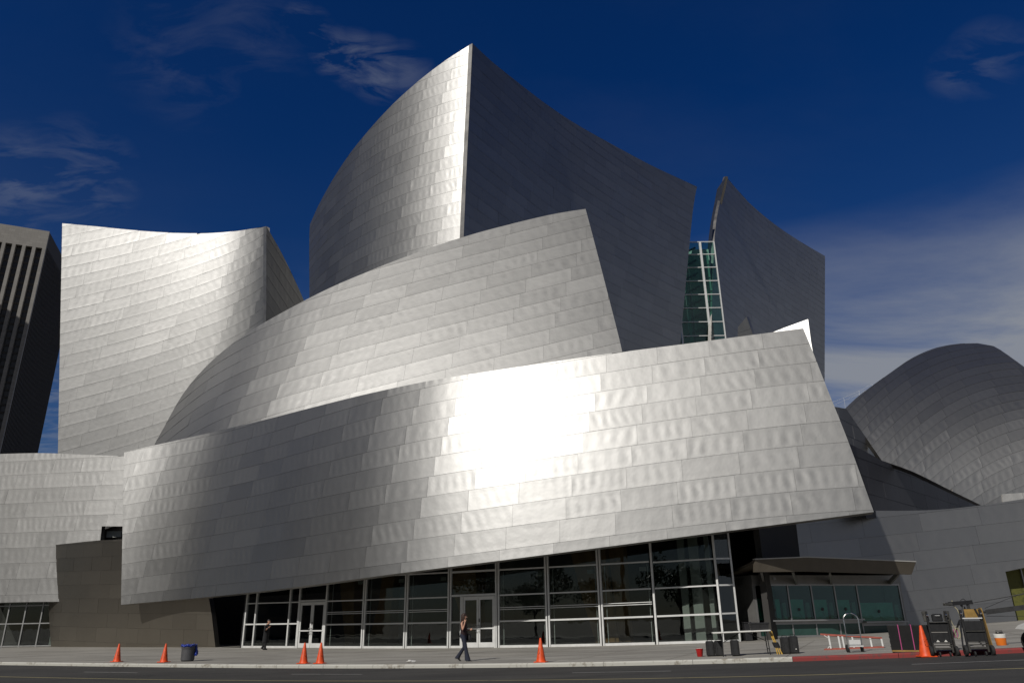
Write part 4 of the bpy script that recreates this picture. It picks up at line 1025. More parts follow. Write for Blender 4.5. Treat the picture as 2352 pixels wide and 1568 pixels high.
M['cream_cable'] = simple('cream_cable', (0.42, 0.38, 0.24), 0.6, 0, 0.1, 8.0)
M['gear_grey'] = simple('scuffed_grey_metal', (0.12, 0.115, 0.105), 0.45, 0.7, 0.25, 9.0)
M['paper'] = simple('white_paper', (0.7, 0.69, 0.65), 0.8, 0, 0.05, 9.0)
def put(name, px, py, rz=0.0, fn=ground):
    p = on(fn, px, py)
    if fn is ground:                          # keep clear of the kerb edge
        s_, n_ = sn(p.x, p.y)
        if n_ < KN + 0.38: p = S2W(s_, KN + 0.38)
    return empty(name, p, rz)
def part(mb, name, mat, parent): return mb.build(name, mat, parent)
# traffic cones
def cone_parts(root, h, turn):
    mb = MB(); s = h / 0.75
    prof = [(0.165, 0.035), (0.155, 0.06), (0.145, 0.10), (0.032, 0.735), (0.026, 0.75), (0.012, 0.75), (0.012, 0.70)]
    mb.lathe([(r * s, z * s) for r, z in prof], n=24); part(mb, 'cone_body', 'cone', root)
    bs = MB(); bs.box((0, 0, 0.018 * s), (0.40 * s, 0.40 * s, 0.034 * s), Matrix.Rotation(turn, 3, 'Z'), 0.012 * s); part(bs, 'base', 'cone', root)
def cone_text(root, body, h, ang):
    """stencilled letters wrapped on the cone, reading upwards"""
    cu = bpy.data.curves.new('t', 'FONT'); cu.body = body; cu.size = 0.145 * h / 0.75; cu.align_x = 'CENTER'; cu.align_y = 'CENTER'; cu.extrude = 0.002
    o = bpy.data.objects.new('t', cu); col.objects.link(o); bpy.context.view_layer.update()
    me = bpy.data.meshes.new_from_object(o.evaluated_get(bpy.context.evaluated_depsgraph_get())); bpy.data.objects.remove(o); bpy.data.curves.remove(cu)
    s = h / 0.75
    for v in me.vertices:
        y0 = v.co.y; z = 0.34 * s + v.co.x * 0.62; r = (0.145 + (0.032 - 0.145) * (z / s - 0.10) / 0.635) * s + 0.004
        a = ang - y0 / r
        v.co = (r * math.cos(a), r * math.sin(a), z)
    me.materials.clear(); me.materials.append(M['cone_ink']); o = bpy.data.objects.new('stencil', me); link(o, root)
CONES = [(268, 1519, 'orange traffic cone on the kerb at the far left, before the low wall', 0.3, -0.75, ground, .77), (376, 1520, 'orange traffic cone just left of the grey bin', 0.1, -0.35, ground, .77), (697, 1523, 'left one of the two orange cones standing as a pair', 0.15, -0.65, ground, .77),
         (735, 1523, 'right one of the two orange cones standing as a pair', 0.2, -0.75, ground, .77), (1232, 1522, 'single orange traffic cone right of the walking woman', 0.1, -2.3, ground, .78), (2128, 1508, 'orange traffic cone in the road before the stacked black mats', 0.35, -1.35, road, .82)]
for px, py, lab, rz, ta, fn, h in CONES:
    c = put('traffic_cone', px, py, rz + SR, fn); prop(c, lab, 'traffic cone', 'orange cones along the kerb')
    cone_parts(c, h, 0.0); cone_text(c, 'CIIN', h, ta - rz - SR)
# grey bin with a blue liner
b = put('litter_bin', 430, 1517.5, 0.2); prop(b, 'round grey plastic bin with a blue bag over its rim', 'litter bin')
mb = MB(); mb.lathe([(0.0, 0.01), (0.245, 0.0), (0.26, 0.02), (0.295, 0.50), (0.31, 0.52), (0.31, 0.60), (0.325, 0.61), (0.325, 0.66), (0.30, 0.66), (0.285, 0.05), (0.0, 0.04)], n=28); part(mb, 'bin_body', 'grey_plastic', b)
mb = MB(); pr_ = []
for k, (r, z) in enumerate(((0.29, 0.62), (0.315, 0.705), (0.338, 0.70), (0.345, 0.66), (0.342, 0.625), (0.333, 0.615))): pr_.append((r, z))
mb.lathe(pr_, n=36); lin = part(mb, 'bin_liner', 'blue_bag', b)
for v in lin.data.vertices:
    a = math.atan2(v.co.y, v.co.x); v.co.z += 0.018 * math.sin(7 * a) + 0.01 * math.sin(13 * a + 1)
mb = MB(); rings = []
for z, w, d in ((0.66, 0.20, 0.02), (0.55, 0.16, 0.05), (0.42, 0.13, 0.07), (0.30, 0.15, 0.08), (0.22, 0.11, 0.05)):
    rings.append([Vector((0.31 + d * (0.5 + 0.9 * math.cos(q)) + 0.02 * math.sin(3 * q + z * 20), -0.05 + w * 0.5 * math.sin(q), z)) for q in [2 * math.pi * i / 12 for i in range(12)]])
mb.loft(rings); part(mb, 'bag_tail', 'blue_bag', b)
# litter
l = put('crumpled_paper', 944, 1520, 0.4); prop(l, 'crumpled scrap of white paper lying on the pavement left of the woman', 'litter')
bm = bmesh.new(); bmesh.ops.create_icosphere(bm, subdivisions=2, radius=0.11); rnd = random.Random(3)
for v in bm.verts: v.co = Vector((v.co.x * 1.5, v.co.y, max(-0.02, v.co.z * 0.55))) * rnd.uniform(0.6, 1.25) + Vector((0, 0, 0.03))
me = bpy.data.meshes.new('paper'); bm.to_mesh(me); bm.free(); me.materials.append(M['paper']); o = bpy.data.objects.new('paper', me); link(o, l)
# red bucket
b = put('bucket', 1608, 1507, 0.0); prop(b, 'small red plastic bucket beside the black cases', 'bucket')
mb = MB(); mb.lathe([(0.0, 0.006), (0.082, 0.0), (0.09, 0.01), (0.118, 0.225), (0.128, 0.228), (0.128, 0.245), (0.114, 0.245), (0.086, 0.02), (0.0, 0.018)], n=24); part(mb, 'pail', 'red_plastic', b)
mb = MB(); mb.tube([(0.124 * math.cos(a), 0.124 * math.sin(a) * 0.9 - 0.0, 0.235 + 0.035 * math.sin(a) ** 2 * (1 if math.sin(a) < 0 else 0)) for a in [math.pi + math.pi * i / 12 for i in range(13)]], 0.004, 6); part(mb, 'bail_handle', 'white_plastic', b)
# hard cases
def hard_case(root, x, w, d, h):
    mb = MB(); mb.box((x, 0, h / 2 + 0.005), (w, d, h - 0.01), None, 0.03); c = part(mb, 'shell', 'black_plastic', root)
    ribs = MB()
    for q in (-0.28, 0.28): ribs.box((x + q * w, -d / 2 - 0.004, h / 2), (w * 0.10, 0.02, h * 0.9), None, 0.004)
    ribs.box((x, -d / 2 + 0.03, h * 0.45), (w + 0.012, 0.03, 0.02)); part(ribs, 'rib', 'black_plastic', root)
    for q in (-0.22, 0.22):
        lt = MB(); lt.box((x + q * w, -d / 2 - 0.012, h * 0.56), (0.04, 0.02, 0.06), None, 0.004); part(lt, 'latch', 'rubber', root)
    hd = MB(); hd.tube([(x - 0.07, 0, h - 0.01), (x - 0.065, 0, h + 0.045), (x + 0.065, 0, h + 0.045), (x + 0.07, 0, h - 0.01)], 0.013, 6); part(hd, 'handle', 'black_plastic', root)
def case_at(px, py, w, d, h, rz, label):
    c = put('equipment_case', px, py, rz); prop(c, label, 'equipment case', 'black hard cases by the folding table'); hard_case(c, 0, w, d, h); return c
case_at(1633, 1506, .27, .36, .47, SR * .5, 'black hard case nearest the red bucket')
case_at(1653, 1505.3, .27, .36, .47, SR * .5, 'black hard case with a pale top edge, against the left table leg')
case_at(1690, 1505.5, .26, .36, .48, SR * .5, 'upright black hard case standing alone under the folding table')
case_at(1806, 1500.5, .27, .30, .50, SR * .5, 'left one of the two upright black cases right of the yellow tripod')
case_at(1825.5, 1499.8, .27, .30, .52, SR * .5, 'right one of the two upright black cases, with a small white badge')
bd = MB(); o = bpy.data.objects['equipment_case.004']; bd.box((0.04, -0.175, 0.14), (0.035, 0.006, 0.025)); part(bd, 'badge', 'paper', o)
# folding table
ta, tb = on(ground, 1661, 1507), on(ground, 1769, 1502.5); mid = (ta + tb) / 2; TA = math.atan2(tb.y - ta.y, tb.x - ta.x)
t = empty('folding_table', mid, TA); prop(t, 'white plastic folding table with black legs by the kerb', 'table')
TLn = 1.83; zt = 0.74
dzl, dzr = ta.z - mid.z, tb.z - mid.z
tilt = Matrix.Rotation(-math.atan2(dzr - dzl, (tb - ta).length), 3, 'Y')
mb = MB(); mb.box((-0.08, 0.2, zt - 0.02), (TLn, 0.72, 0.045), tilt, 0.015); part(mb, 'table_top', 'white_plastic', t)
hw = (tb - ta).xy.length / 2
for sx, dz in ((-1, dzl), (1, dzr)):
    for y in (-0.08, 0.48):
        mb = MB(); mb.tube([(sx * (hw - 0.04), y, zt - 0.04 + dz * 0.9), (sx * hw, y, dz - 0.005)], 0.016, 8); part(mb, 'leg', 'black_paint', t)
    mb = MB(); mb.tube([(sx * (hw - 0.01), -0.08, 0.18 + dz), (sx * (hw - 0.01), 0.48, 0.18 + dz)], 0.012, 6); part(mb, 'cross_bar', 'black_paint', t)
    mb = MB(); mb.tube([(sx * (hw - 0.03), 0.2, 0.40 + dz), (sx * 0.12, 0.2, zt - 0.05)], 0.012, 6); part(mb, 'brace', 'black_paint', t)
# crate on the table
c = empty('storage_crate', mid + Vector((0, 0, 0)), TA); prop(c, 'black plastic crate sitting on the right end of the folding table', 'crate')
zz = zt + dzr * 0.75
mb = MB(); mb.loft([[(0.52 + x * a, 0.25 + y * a2, zz + z) for x, y in ((-1, -1), (1, -1), (1, 1), (-1, 1))] for a, a2, z in ((0.27, 0.18, 0.006), (0.29, 0.2, 0.19))]); part(mb, 'crate_body', 'black_plastic', c)
mb = MB(); mb.box((0.52, 0.25, zz + 0.21), (0.63, 0.44, 0.05), None, 0.015); part(mb, 'lid', 'black_plastic', c)
g = empty('hand_tools', mid, TA); prop(g, 'small dark tools lying on the left half of the folding table', 'tools')
mb = MB(); mb.box((-0.42, 0.05, zt + dzl * 0.35 + 0.02), (0.16, 0.05, 0.03), None, 0.008); part(mb, 'tool', 'black_plastic', g)
mb = MB(); mb.box((-0.18, 0.1, zt + dzl * 0.2 + 0.02), (0.05, 0.05, 0.03), None, 0.008); part(mb, 'tool', 'black_plastic', g)
# tall dark bin by the lobby corner
b = put('waste_bin', 1719, 1471, 0.1); prop(b, 'tall dark square waste bin by the lobby corner behind the folding table', 'waste bin')
mb = MB(); mb.box((0, 0, 0.42), (0.36, 0.36, 0.82), None, 0.02); part(mb, 'bin_body', 'black_paint', b)
mb = MB(); mb.box((0, 0, 0.86), (0.40, 0.40, 0.07), None, 0.02); part(mb, 'lid', 'black_plastic', b)
# bundled wooden tripod
tp0 = on(ground, 1789, 1501.5); t = empty('wooden_tripod', tp0, SR); prop(t, 'folded yellow wooden tripod bound in black cloth, propped on the table end', 'tripod')
for k, (bx, by) in enumerate(((-0.05, -0.06), (0.02, -0.07), (0.09, -0.03), (0.00, 0.05), (0.07, 0.06))):
    mb = MB(); mb.bar((bx + 0.02, by, 0.0), (-0.05 + bx * 0.5, by * 0.7, 0.30), 0.022, 0.030); mb.bar((-0.05 + bx * 0.5, by * 0.7, 0.30), (-0.20 + (0.10 if k % 2 else -0.02) * 0.6, by * 0.4 + 0.02, 0.70), 0.020, 0.026); part(mb, 'leg', 'yellow_wood', t)
mb = MB(); mb.loft([[(cx + 0.10 * math.cos(a), 0.085 * math.sin(a), z) for a in [2 * math.pi * i / 12 for i in range(12)]] for cx, z in ((-0.02, 0.20), (-0.045, 0.27), (-0.075, 0.36))]); part(mb, 'cloth_wrap', 'black_cloth', t)
# stepladder lying on its side
a0, a1 = on(ground, 1893, 1492), on(ground, 2031, 1486.5); lm = (a0 + a1) / 2; LA = math.atan2(a1.y - a0.y, a1.x - a0.x); LL = (a1 - a0).xy.length / 2
t = empty('stepladder', lm, LA); prop(t, 'stepladder with faded red rails lying on its side at the kerb', 'ladder')
zl, zr = a0.z - lm.z, a1.z - lm.z; t.rotation_euler = (0, -math.atan2(zr - zl, 2 * LL), LA)
def lad(x): return 0.50 + (0.30 - 0.50) * (x + LL) / (2 * LL)
for nm, y, z0, z1 in (('rail', 0.0, 0.02, 0.02), ('rail', 0.0, 0.50, 0.30)):
    mb = MB(); mb.bar((-LL - (0.03 if z0 > .1 else 0), y, z0), (LL, y, z1), 0.075, 0.05); part(mb, nm, 'fibreglass', t)
for x in (-LL + 0.22, -LL + 0.52, -0.28, 0.02, LL - 0.36, LL - 0.03):
    mb = MB(); mb.box((x, 0, lad(x) / 2 + 0.01), (0.05, 0.07, lad(x) - 0.04)); part(mb, 'step', 'alu', t)
for x0, x1, z0, z1 in ((-LL + 0.08, -LL + 0.22, 0.46, 0.36), (-LL + 0.12, -LL + 0.22, 0.05, 0.15), (LL - 0.40, LL - 0.34, 0.30, 0.26)):
    mb = MB(); mb.bar((x0, -0.02, z0), (x1, -0.02, z1), 0.03, 0.02); part(mb, 'brace', 'alu', t)
mb = MB(); mb.bar((-LL + 0.05, 0.16, 0.03), (LL - 0.02, 0.10, 0.03), 0.05, 0.04); mb.bar((-LL + 0.05, 0.16, 0.46), (LL - 0.02, 0.10, 0.28), 0.05, 0.04); part(mb, 'rear_frame', 'fibreglass', t)
# hand truck
h0 = on(ground, 1967, 1497); t = empty('hand_truck', h0, SR * 0.35); prop(t, 'silver hand truck with a looped handle standing before the ladder', 'hand truck')
w = 0.20; loop = [(-w, 0.02, 0.10), (-w - 0.01, 0.03, 0.5), (-w - 0.015, 0.04, 0.92)] + [(-(w + 0.015) * math.cos(a), 0.045, 0.92 + 0.20 * math.sin(a)) for a in [math.pi * i / 12 for i in range(1, 12)]] + [(w + 0.015, 0.04, 0.92), (w + 0.01, 0.03, 0.5), (w, 0.02, 0.10)]
mb = MB(); mb.tube(loop, 0.017, 8); part(mb, 'frame', 'chrome', t)
for z in (0.48, 0.33, 0.20):
    mb = MB(); mb.bar((-w, 0.02, z), (w, 0.02, z), 0.03, 0.03); part(mb, 'cross_bar', 'chrome', t)
mb = MB(); mb.box((0, 0.0, 0.285), (0.34, 0.05, 0.14), None, 0.006); part(mb, 'body_plate', 'alu', t)
mb = MB(); mb.box((0, -0.07, 0.17), (0.38, 0.14, 0.02)); mb.box((0, -0.14, 0.18), (0.40, 0.015, 0.04)); part(mb, 'toe_plate', 'alu', t)
def wheel(parent, c, r, wd, axis_rot=None, tyre='rubber', rim='alu'):
    rot = axis_rot if axis_rot is not None else Matrix.Rotation(math.pi / 2, 3, 'Y')
    mb = MB(); mb.lathe([(r * 0.62, -wd / 2), (r * 0.9, -wd / 2), (r, -wd * 0.3), (r, wd * 0.3), (r * 0.9, wd / 2), (r * 0.62, wd / 2), (r * 0.62, -wd / 2)], c, 20, rot); wh = part(mb, 'wheel', tyre, parent)
    mb = MB(); mb.lathe([(0.0, -wd * 0.42), (r * 0.25, -wd * 0.45), (r * 0.6, -wd * 0.25), (r * 0.63, -wd * 0.45), (r * 0.63, wd * 0.45), (r * 0.6, wd * 0.25), (r * 0.25, wd * 0.45), (0.0, wd * 0.42)], c, 20, rot); part(mb, 'rim', rim, wh)
    return wh
for sx in (-1, 1): wheel(t, (sx * 0.205, 0.0, 0.065), 0.065, 0.035); wheel(t, (sx * 0.215, 0.14, 0.11), 0.11, 0.05)
# dolly with stacked mats
d0 = on(road, 2098, 1506); t = empty('platform_dolly', d0, SR); prop(t, 'low platform dolly under the black mats, in the gutter', 'dolly')
for sx in (-1, 1):
    for sy in (-1, 1): wheel(t, (sx * 0.42, sy * 0.25, 0.06), 0.06, 0.035)
mb = MB(); mb.box((0, 0, 0.15), (1.06, 0.62, 0.045), None, 0.006); part(mb, 'deck', 'plywood', t)
mb = MB(); mb.box((0, -0.28, 0.10), (0.9, 0.04, 0.055)); part(mb, 'skirt', 'black_paint', t)
s = empty('mat_stack', d0 + Vector((0, 0, 0.175)), SR); prop(s, 'tall stack of thin black rubber mats strapped on a dolly', 'mats')
mb = MB(); rnd = random.Random(5)
for k in range(27):
    mb.box((rnd.uniform(-0.008, 0.008), rnd.uniform(-0.008, 0.008), 0.012 + k * 0.0245), (1.08, 0.62, 0.017), None, 0.005)
o = part(mb, 'mats', 'rubber', s); o['kind'] = 'stuff'
for x in (-0.27, 0.06):
    mb = MB(); mb.box((x, 0, 0.335), (0.022, 0.64, 0.68)); part(mb, 'strap', 'pink', s)
# folded equipment carts
def cart(px, py, label, ply):
    p = on(road, px, py); t = empty('equipment_cart', p, SR * 0.55); prop(t, label, 'cart', 'folded equipment carts standing on end')
    W, H = 0.60, 1.16
    for sx in (-1, 1):
        wheel(t, (sx * (W / 2 + 0.02), -0.02, 0.135), 0.135, 0.075, None, 'rubber', 'gear_grey'); wheel(t, (sx * 0.13, -0.10, 0.06), 0.06, 0.035, None, 'rubber', 'gear_grey')
        mb = MB(); mb.bar((sx * (W / 2 - 0.06), 0.02, 0.06), (sx * (W / 2 - 0.06), 0.06, H), 0.05, 0.075, bev=0.006); part(mb, 'side_rail', 'black_paint', t)
        mb = MB(); mb.box((sx * (W / 2 - 0.075), -0.055, 0.20), (0.045, 0.03, 0.20), None, 0.004); part(mb, 'axle_bracket', 'gear_grey', t)
        mb = MB(); mb.lathe([(0, 0), (0.022, 0), (0.028, 0.02), (0.015, 0.05), (0, 0.052)], (sx * (W / 2 - 0.06), -0.01, H - 0.10), 12, Matrix.Rotation(math.pi / 2, 3, 'X')); part(mb, 'knob', 'chrome', t)
    for z, h in ((0.20, 0.05), (0.28, 0.03), (0.33, 0.02), (0.62 if ply else 0.88, 0.022)):
        mb = MB(); mb.box((0, -0.02, z), (W - 0.14, 0.05, h)); part(mb, 'cross_bar', 'gear_grey', t)
    for z, h, y in ((0.48, 0.26, 0.0), (0.75, 0.24, 0.01)):
        mb = MB(); mb.box((0, y + 0.03, z), (W - 0.16, 0.06, h), None, 0.01); part(mb, 'shelf', 'black_plastic', t)
    if ply:
        mb = MB(); mb.prism([(W / 2 + 0.06, 0.02, 0.12), (W / 2 + 0.06, 0.34, 0.12), (W / 2 + 0.0, 0.34, 1.12), (W / 2 - 0.02, 0.28, 1.20), (W / 2 - 0.02, 0.06, 1.20), (W / 2 - 0.02, 0.0, 1.13)], (0.02, 0, 0)); part(mb, 'plywood_side', 'plywood', t)
        mb = MB(); mb.box((0.05, 0.10, 1.05), (W * 0.6, 0.03, 0.24), None, 0.04); part(mb, 'plywood_top', 'plywood', t)
        mb = MB(); mb.bar((0.13, 0.05, 1.18), (0.22, 0.05, 0.9), 0.03, 0.04); part(mb, 'clamp', 'black_paint', t)
        mb = MB(); mb.box((0.0, -0.01, 0.94), (W - 0.12, 0.06, 0.03)); part(mb, 'edge_strip', 'alu', t)
    else:
        for sx in (-1, 1):
            mb = MB(); mb.box((sx * (W / 2 - 0.03), 0.08, H - 0.12), (0.15, 0.02, 0.27), Matrix.Rotation(sx * 0.12, 3, 'Y'), 0.008); part(mb, 'end_plate', 'gear_grey', t)
        mb = MB(); mb.box((0, 0.01, H - 0.16), (0.26, 0.12, 0.20), None, 0.02); part(mb, 'battery_box', 'black_plastic', t)
        mb = MB(); mb.tube([(-0.06, -0.06, H - 0.11), (-0.055, -0.085, H - 0.11), (0.055, -0.085, H - 0.11), (0.06, -0.06, H - 0.11)], 0.008, 6); part(mb, 'handle', 'alu', t)
        for sx in (-1, 1):
            mb = MB(); mb.prism([(sx * 0.10 - 0.045, -0.035, 0.37), (sx * 0.10 + 0.045, -0.035, 0.37), (sx * 0.10, -0.035, 0.425)], (0, 0.02, 0)); part(mb, 'warning_mark', 'white_plastic', t)
        mb = MB(); mb.box((W / 2 + 0.02, 0.12, 0.62), (0.03, 0.22, 0.95), Matrix.Rotation(0.0, 3, 'Y'), 0.01); part(mb, 'side_panel', 'gear_grey', t)
    return t
cart(2170, 1506.5, 'black folded equipment cart on end with two grey end plates', False)
cart(2251, 1505.5, 'black folded equipment cart on end with a plywood side', True)
# camera crane behind the carts
q0 = on(ground, 2218, 1486); t = empty('camera_crane', q0, SR); prop(t, 'black camera crane with its long boom reaching out of the frame', 'camera crane')
def cl(px, py, Y): v = at(px, py, Y) - q0; return Matrix.Rotation(-SR, 3, 'Z') @ v
Yq = q0.y
for a in (0.3, 2.4, 4.5):
    mb = MB(); mb.tube([(0, 0, 0.75), (0.5 * math.cos(a), 0.5 * math.sin(a), 0.02)], [0.03, 0.022], 8); part(mb, 'tripod_leg', 'black_paint', t)
mb = MB(); mb.tube([(0, 0, 0.55), cl(2213, 1392, Yq)], [0.045, 0.04], 10); part(mb, 'column', 'black_paint', t)
mb = MB(); mb.bar(cl(2180, 1386, Yq), cl(2232, 1382, Yq), 0.10, 0.11); mb.bar(cl(2222, 1384, Yq), cl(2229, 1412, Yq), 0.08, 0.07); mb.bar(cl(2205, 1386, Yq), cl(2226, 1408, Yq), 0.04, 0.05); part(mb, 'head', 'black_plastic', t)
mb = MB(); mb.bar(cl(2168, 1387, Yq), cl(2186, 1386, Yq), 0.12, 0.08, bev=0.01); part(mb, 'counterweight', 'gear_grey', t)
mb = MB(); mb.bar(cl(2226, 1407, Yq), cl(2266, 1405, Yq - 0.1), 0.05, 0.06); mb.bar(cl(2264, 1405, Yq - 0.1), cl(2430, 1384, Yq - 1.0), 0.12, 0.135); part(mb, 'boom', 'black_paint', t)
mb = MB(); mb.tube([cl(2228, 1384.5, Yq), cl(2352, 1363, Yq - 0.6), cl(2430, 1349, Yq - 1.0)], 0.014, 6); part(mb, 'upper_rod', 'black_paint', t)
mb = MB(); mb.tube([cl(2262, 1396, Yq), cl(2310, 1376, Yq - 0.4), cl(2352, 1361, Yq - 0.6)], 0.006, 5); mb.tube([cl(2266, 1414, Yq), cl(2430, 1414, Yq - 1)], 0.006, 5); part(mb, 'stay_wire', 'black_paint', t)
mb = MB(); mb.tube([cl(2186, 1378, Yq), cl(2191, 1391, Yq), cl(2198, 1398, Yq), cl(2204, 1410, Yq), cl(2208, 1430, Yq)], 0.013, 6); part(mb, 'cream_cable', 'cream_cable', t)
mb = MB(); mb.tube([cl(2206, 1378, Yq), cl(2212, 1374, Yq), cl(2220, 1380, Yq), cl(2224, 1395, Yq), cl(2212, 1408, Yq)], 0.010, 6); part(mb, 'black_cable', 'black_cloth', t)
# coiled cable hung on the first cart
q = on(road, 2210, 1504); t = empty('cable_coil', q, 0); prop(t, 'cream and red cable coil hanging between the two carts', 'cable')
for k, (r, mat, ox) in enumerate(((0.10, 'cream_cable', 0.02), (0.115, 'cream_cable', 0.035), (0.09, 'pink', -0.02))):
    mb = MB(); mb.tube([(ox + r * 0.6 * math.cos(a), 0.05 + 0.01 * k, 0.56 + r * 1.25 * math.sin(a)) for a in [2 * math.pi * i / 20 for i in range(21)]], 0.010, 6, False); part(mb, 'loop', mat, t)
mb = MB(); mb.tube([(0.0, 0.06, 0.66), (-0.05, 0.06, 0.80), (-0.10, 0.06, 0.98)], 0.010, 6); part(mb, 'lead', 'cream_cable', t)
# orange tub
b = put('orange_tub', 2301, 1481, 0.2); prop(b, 'orange tub with a white band beside the plywood cart', 'tub')
mb = MB(); mb.lathe([(0, 0.004), (0.125, 0), (0.13, 0.01), (0.15, 0.20), (0.0, 0.20)], n=22); part(mb, 'tub_body', 'orange_plastic', b)
mb = MB(); mb.lathe([(0.150, 0.20), (0.155, 0.205), (0.162, 0.30), (0.15, 0.31), (0.14, 0.29), (0.0, 0.28)], n=22); part(mb, 'band', 'white_plastic', b)
mb = MB(); mb.box((0, 0, 0.34), (0.18, 0.12, 0.07), None, 0.02); mb.tube([(-0.14, 0, 0.31), (-0.1, 0, 0.40), (0.1, 0, 0.40), (0.14, 0, 0.31)], 0.008, 6); part(mb, 'contents', 'gear_grey', b)
# small vehicle cut by the right edge of the picture
v0 = on(road, 2384, 1506); v = empty('utility_vehicle', v0, SR); prop(v, 'small white utility vehicle cut off by the right edge of the picture', 'vehicle')
ay = Matrix.Rotation(math.pi / 2, 3, 'X')
for x in (0.18, 1.75):
    for y in (0.0, 1.15): wheel(v, (x, y, 0.30), 0.30, 0.20, ay, 'rubber', 'gear_grey')
mb = MB()
prof = [(-0.18, 0.62), (-0.10, 0.70), (0.05, 0.76), (0.5, 0.80), (0.75, 1.02), (1.5, 1.04), (1.75, 0.80), (2.3, 0.78), (2.36, 0.45), (1.98, 0.42), (1.92, 0.62), (1.58, 0.62), (1.5, 0.36), (0.5, 0.34), (0.44, 0.58), (0.2, 0.66), (-0.06, 0.64)]
mb.prism([(x, -0.10, z) for x, z in prof], (0, 1.35, 0)); part(mb, 'vehicle_body', 'white_plastic', v)
mb = MB(); mb.box((1.1, 0.57, 1.10), (0.5, 1.0, 0.16), None, 0.04); part(mb, 'seat', 'black_cloth', v)
mb = MB(); mb.tube([(0.75, 0.2, 1.0), (0.62, 0.2, 1.25)], 0.02, 6); mb.lathe([(0.15, -0.012), (0.17, 0), (0.15, 0.012)], (0.62, 0.2, 1.25), 16, Matrix.Rotation(-0.5, 3, 'Y')); part(mb, 'steering_wheel', 'black_plastic', v)
# ------------------------------------------------------------------ people
M['skin'] = simple('skin', (0.50, 0.27, 0.18), 0.55, 0, 0.06, 8.0)
M['hair_brown'] = simple('dark_brown_hair', (0.035, 0.016, 0.010), 0.5, 0, 0.3, 30.0)
M['hair_black'] = simple('black_hair', (0.012, 0.010, 0.009), 0.5, 0, 0.3, 30.0)
M['denim'] = simple('dark_blue_denim', (0.016, 0.020, 0.036), 0.85, 0, 0.25, 14.0)
M['dark_red_cloth'] = simple('dark_maroon_cloth', (0.022, 0.008, 0.009), 0.85, 0, 0.25, 14.0)
M['black_leather'] = simple('black_leather', (0.012, 0.011, 0.011), 0.4, 0, 0.2, 10.0)
M['phone'] = simple('dark_phone', (0.02, 0.02, 0.022), 0.25, 0, 0.1, 10.0)
def skin_body(name, chains, mat, parent):
    """chains: lists of (x, y, z, radius); chains share joints by position; grown into one surface"""
    bm = bmesh.new(); lay = bm.verts.layers.skin.verify(); seen = {}
    def v(p):
        k = tuple(round(c, 4) for c in p[:3])
        if k not in seen:
            q = bm.verts.new(p[:3]); q[lay].radius = (p[3], p[3] * (p[4] if len(p) > 4 else 1.0)); seen[k] = q
        return seen[k]
    first = None
    for ch in chains:
        vs = [v(p) for p in ch]
        if first is None: first = vs[0]; first[lay].use_root = True
        for a, b in zip(vs[:-1], vs[1:]):
            if bm.edges.get((a, b)) is None: bm.edges.new((a, b))
    me = bpy.data.meshes.new(name); bm.to_mesh(me); bm.free(); me.materials.append(M[mat])
    o = bpy.data.objects.new(name, me); link(o, parent)
    sk = o.modifiers.new('skin', 'SKIN'); sk.use_smooth_shade = True
    ss = o.modifiers.new('subd', 'SUBSURF'); ss.levels = 1; ss.render_levels = 2
    return o
def ell(cx, cy, z, rx, ry, n=14, tilt=0.0): return [Vector((cx + rx * math.cos(a), cy + ry * math.sin(a), z + tilt * math.cos(a))) for a in [2 * math.pi * i / n for i in range(n)]]
def fingers(wrist, palm, d, spread, curl, r=0.0085):
    """five finger chains rooted in the palm"""
    out = []; d = Vector(d).normalized(); s = Vector(spread).normalized(); c = Vector(curl).normalized(); palm = Vector(palm)
    for k, ln in enumerate((0.062, 0.072, 0.068, 0.055)):
        b = palm + s * (0.018 * (k - 1.5)); a1 = b + d * ln * 0.5; a2 = a1 + (d * 0.6 + c * 0.7).normalized() * ln * 0.5
        out.append([(*palm, 0.024), (*b, 0.012), (*a1, r), (*a2, r * 0.8)])
    t1 = palm - s * 0.035 - d * 0.01; t2 = t1 + (d * 0.6 - s * 0.3 + c * 0.5).normalized() * 0.04
    out.append([(*palm, 0.024), (*t1, 0.011), (*t2, 0.009)])
    return out
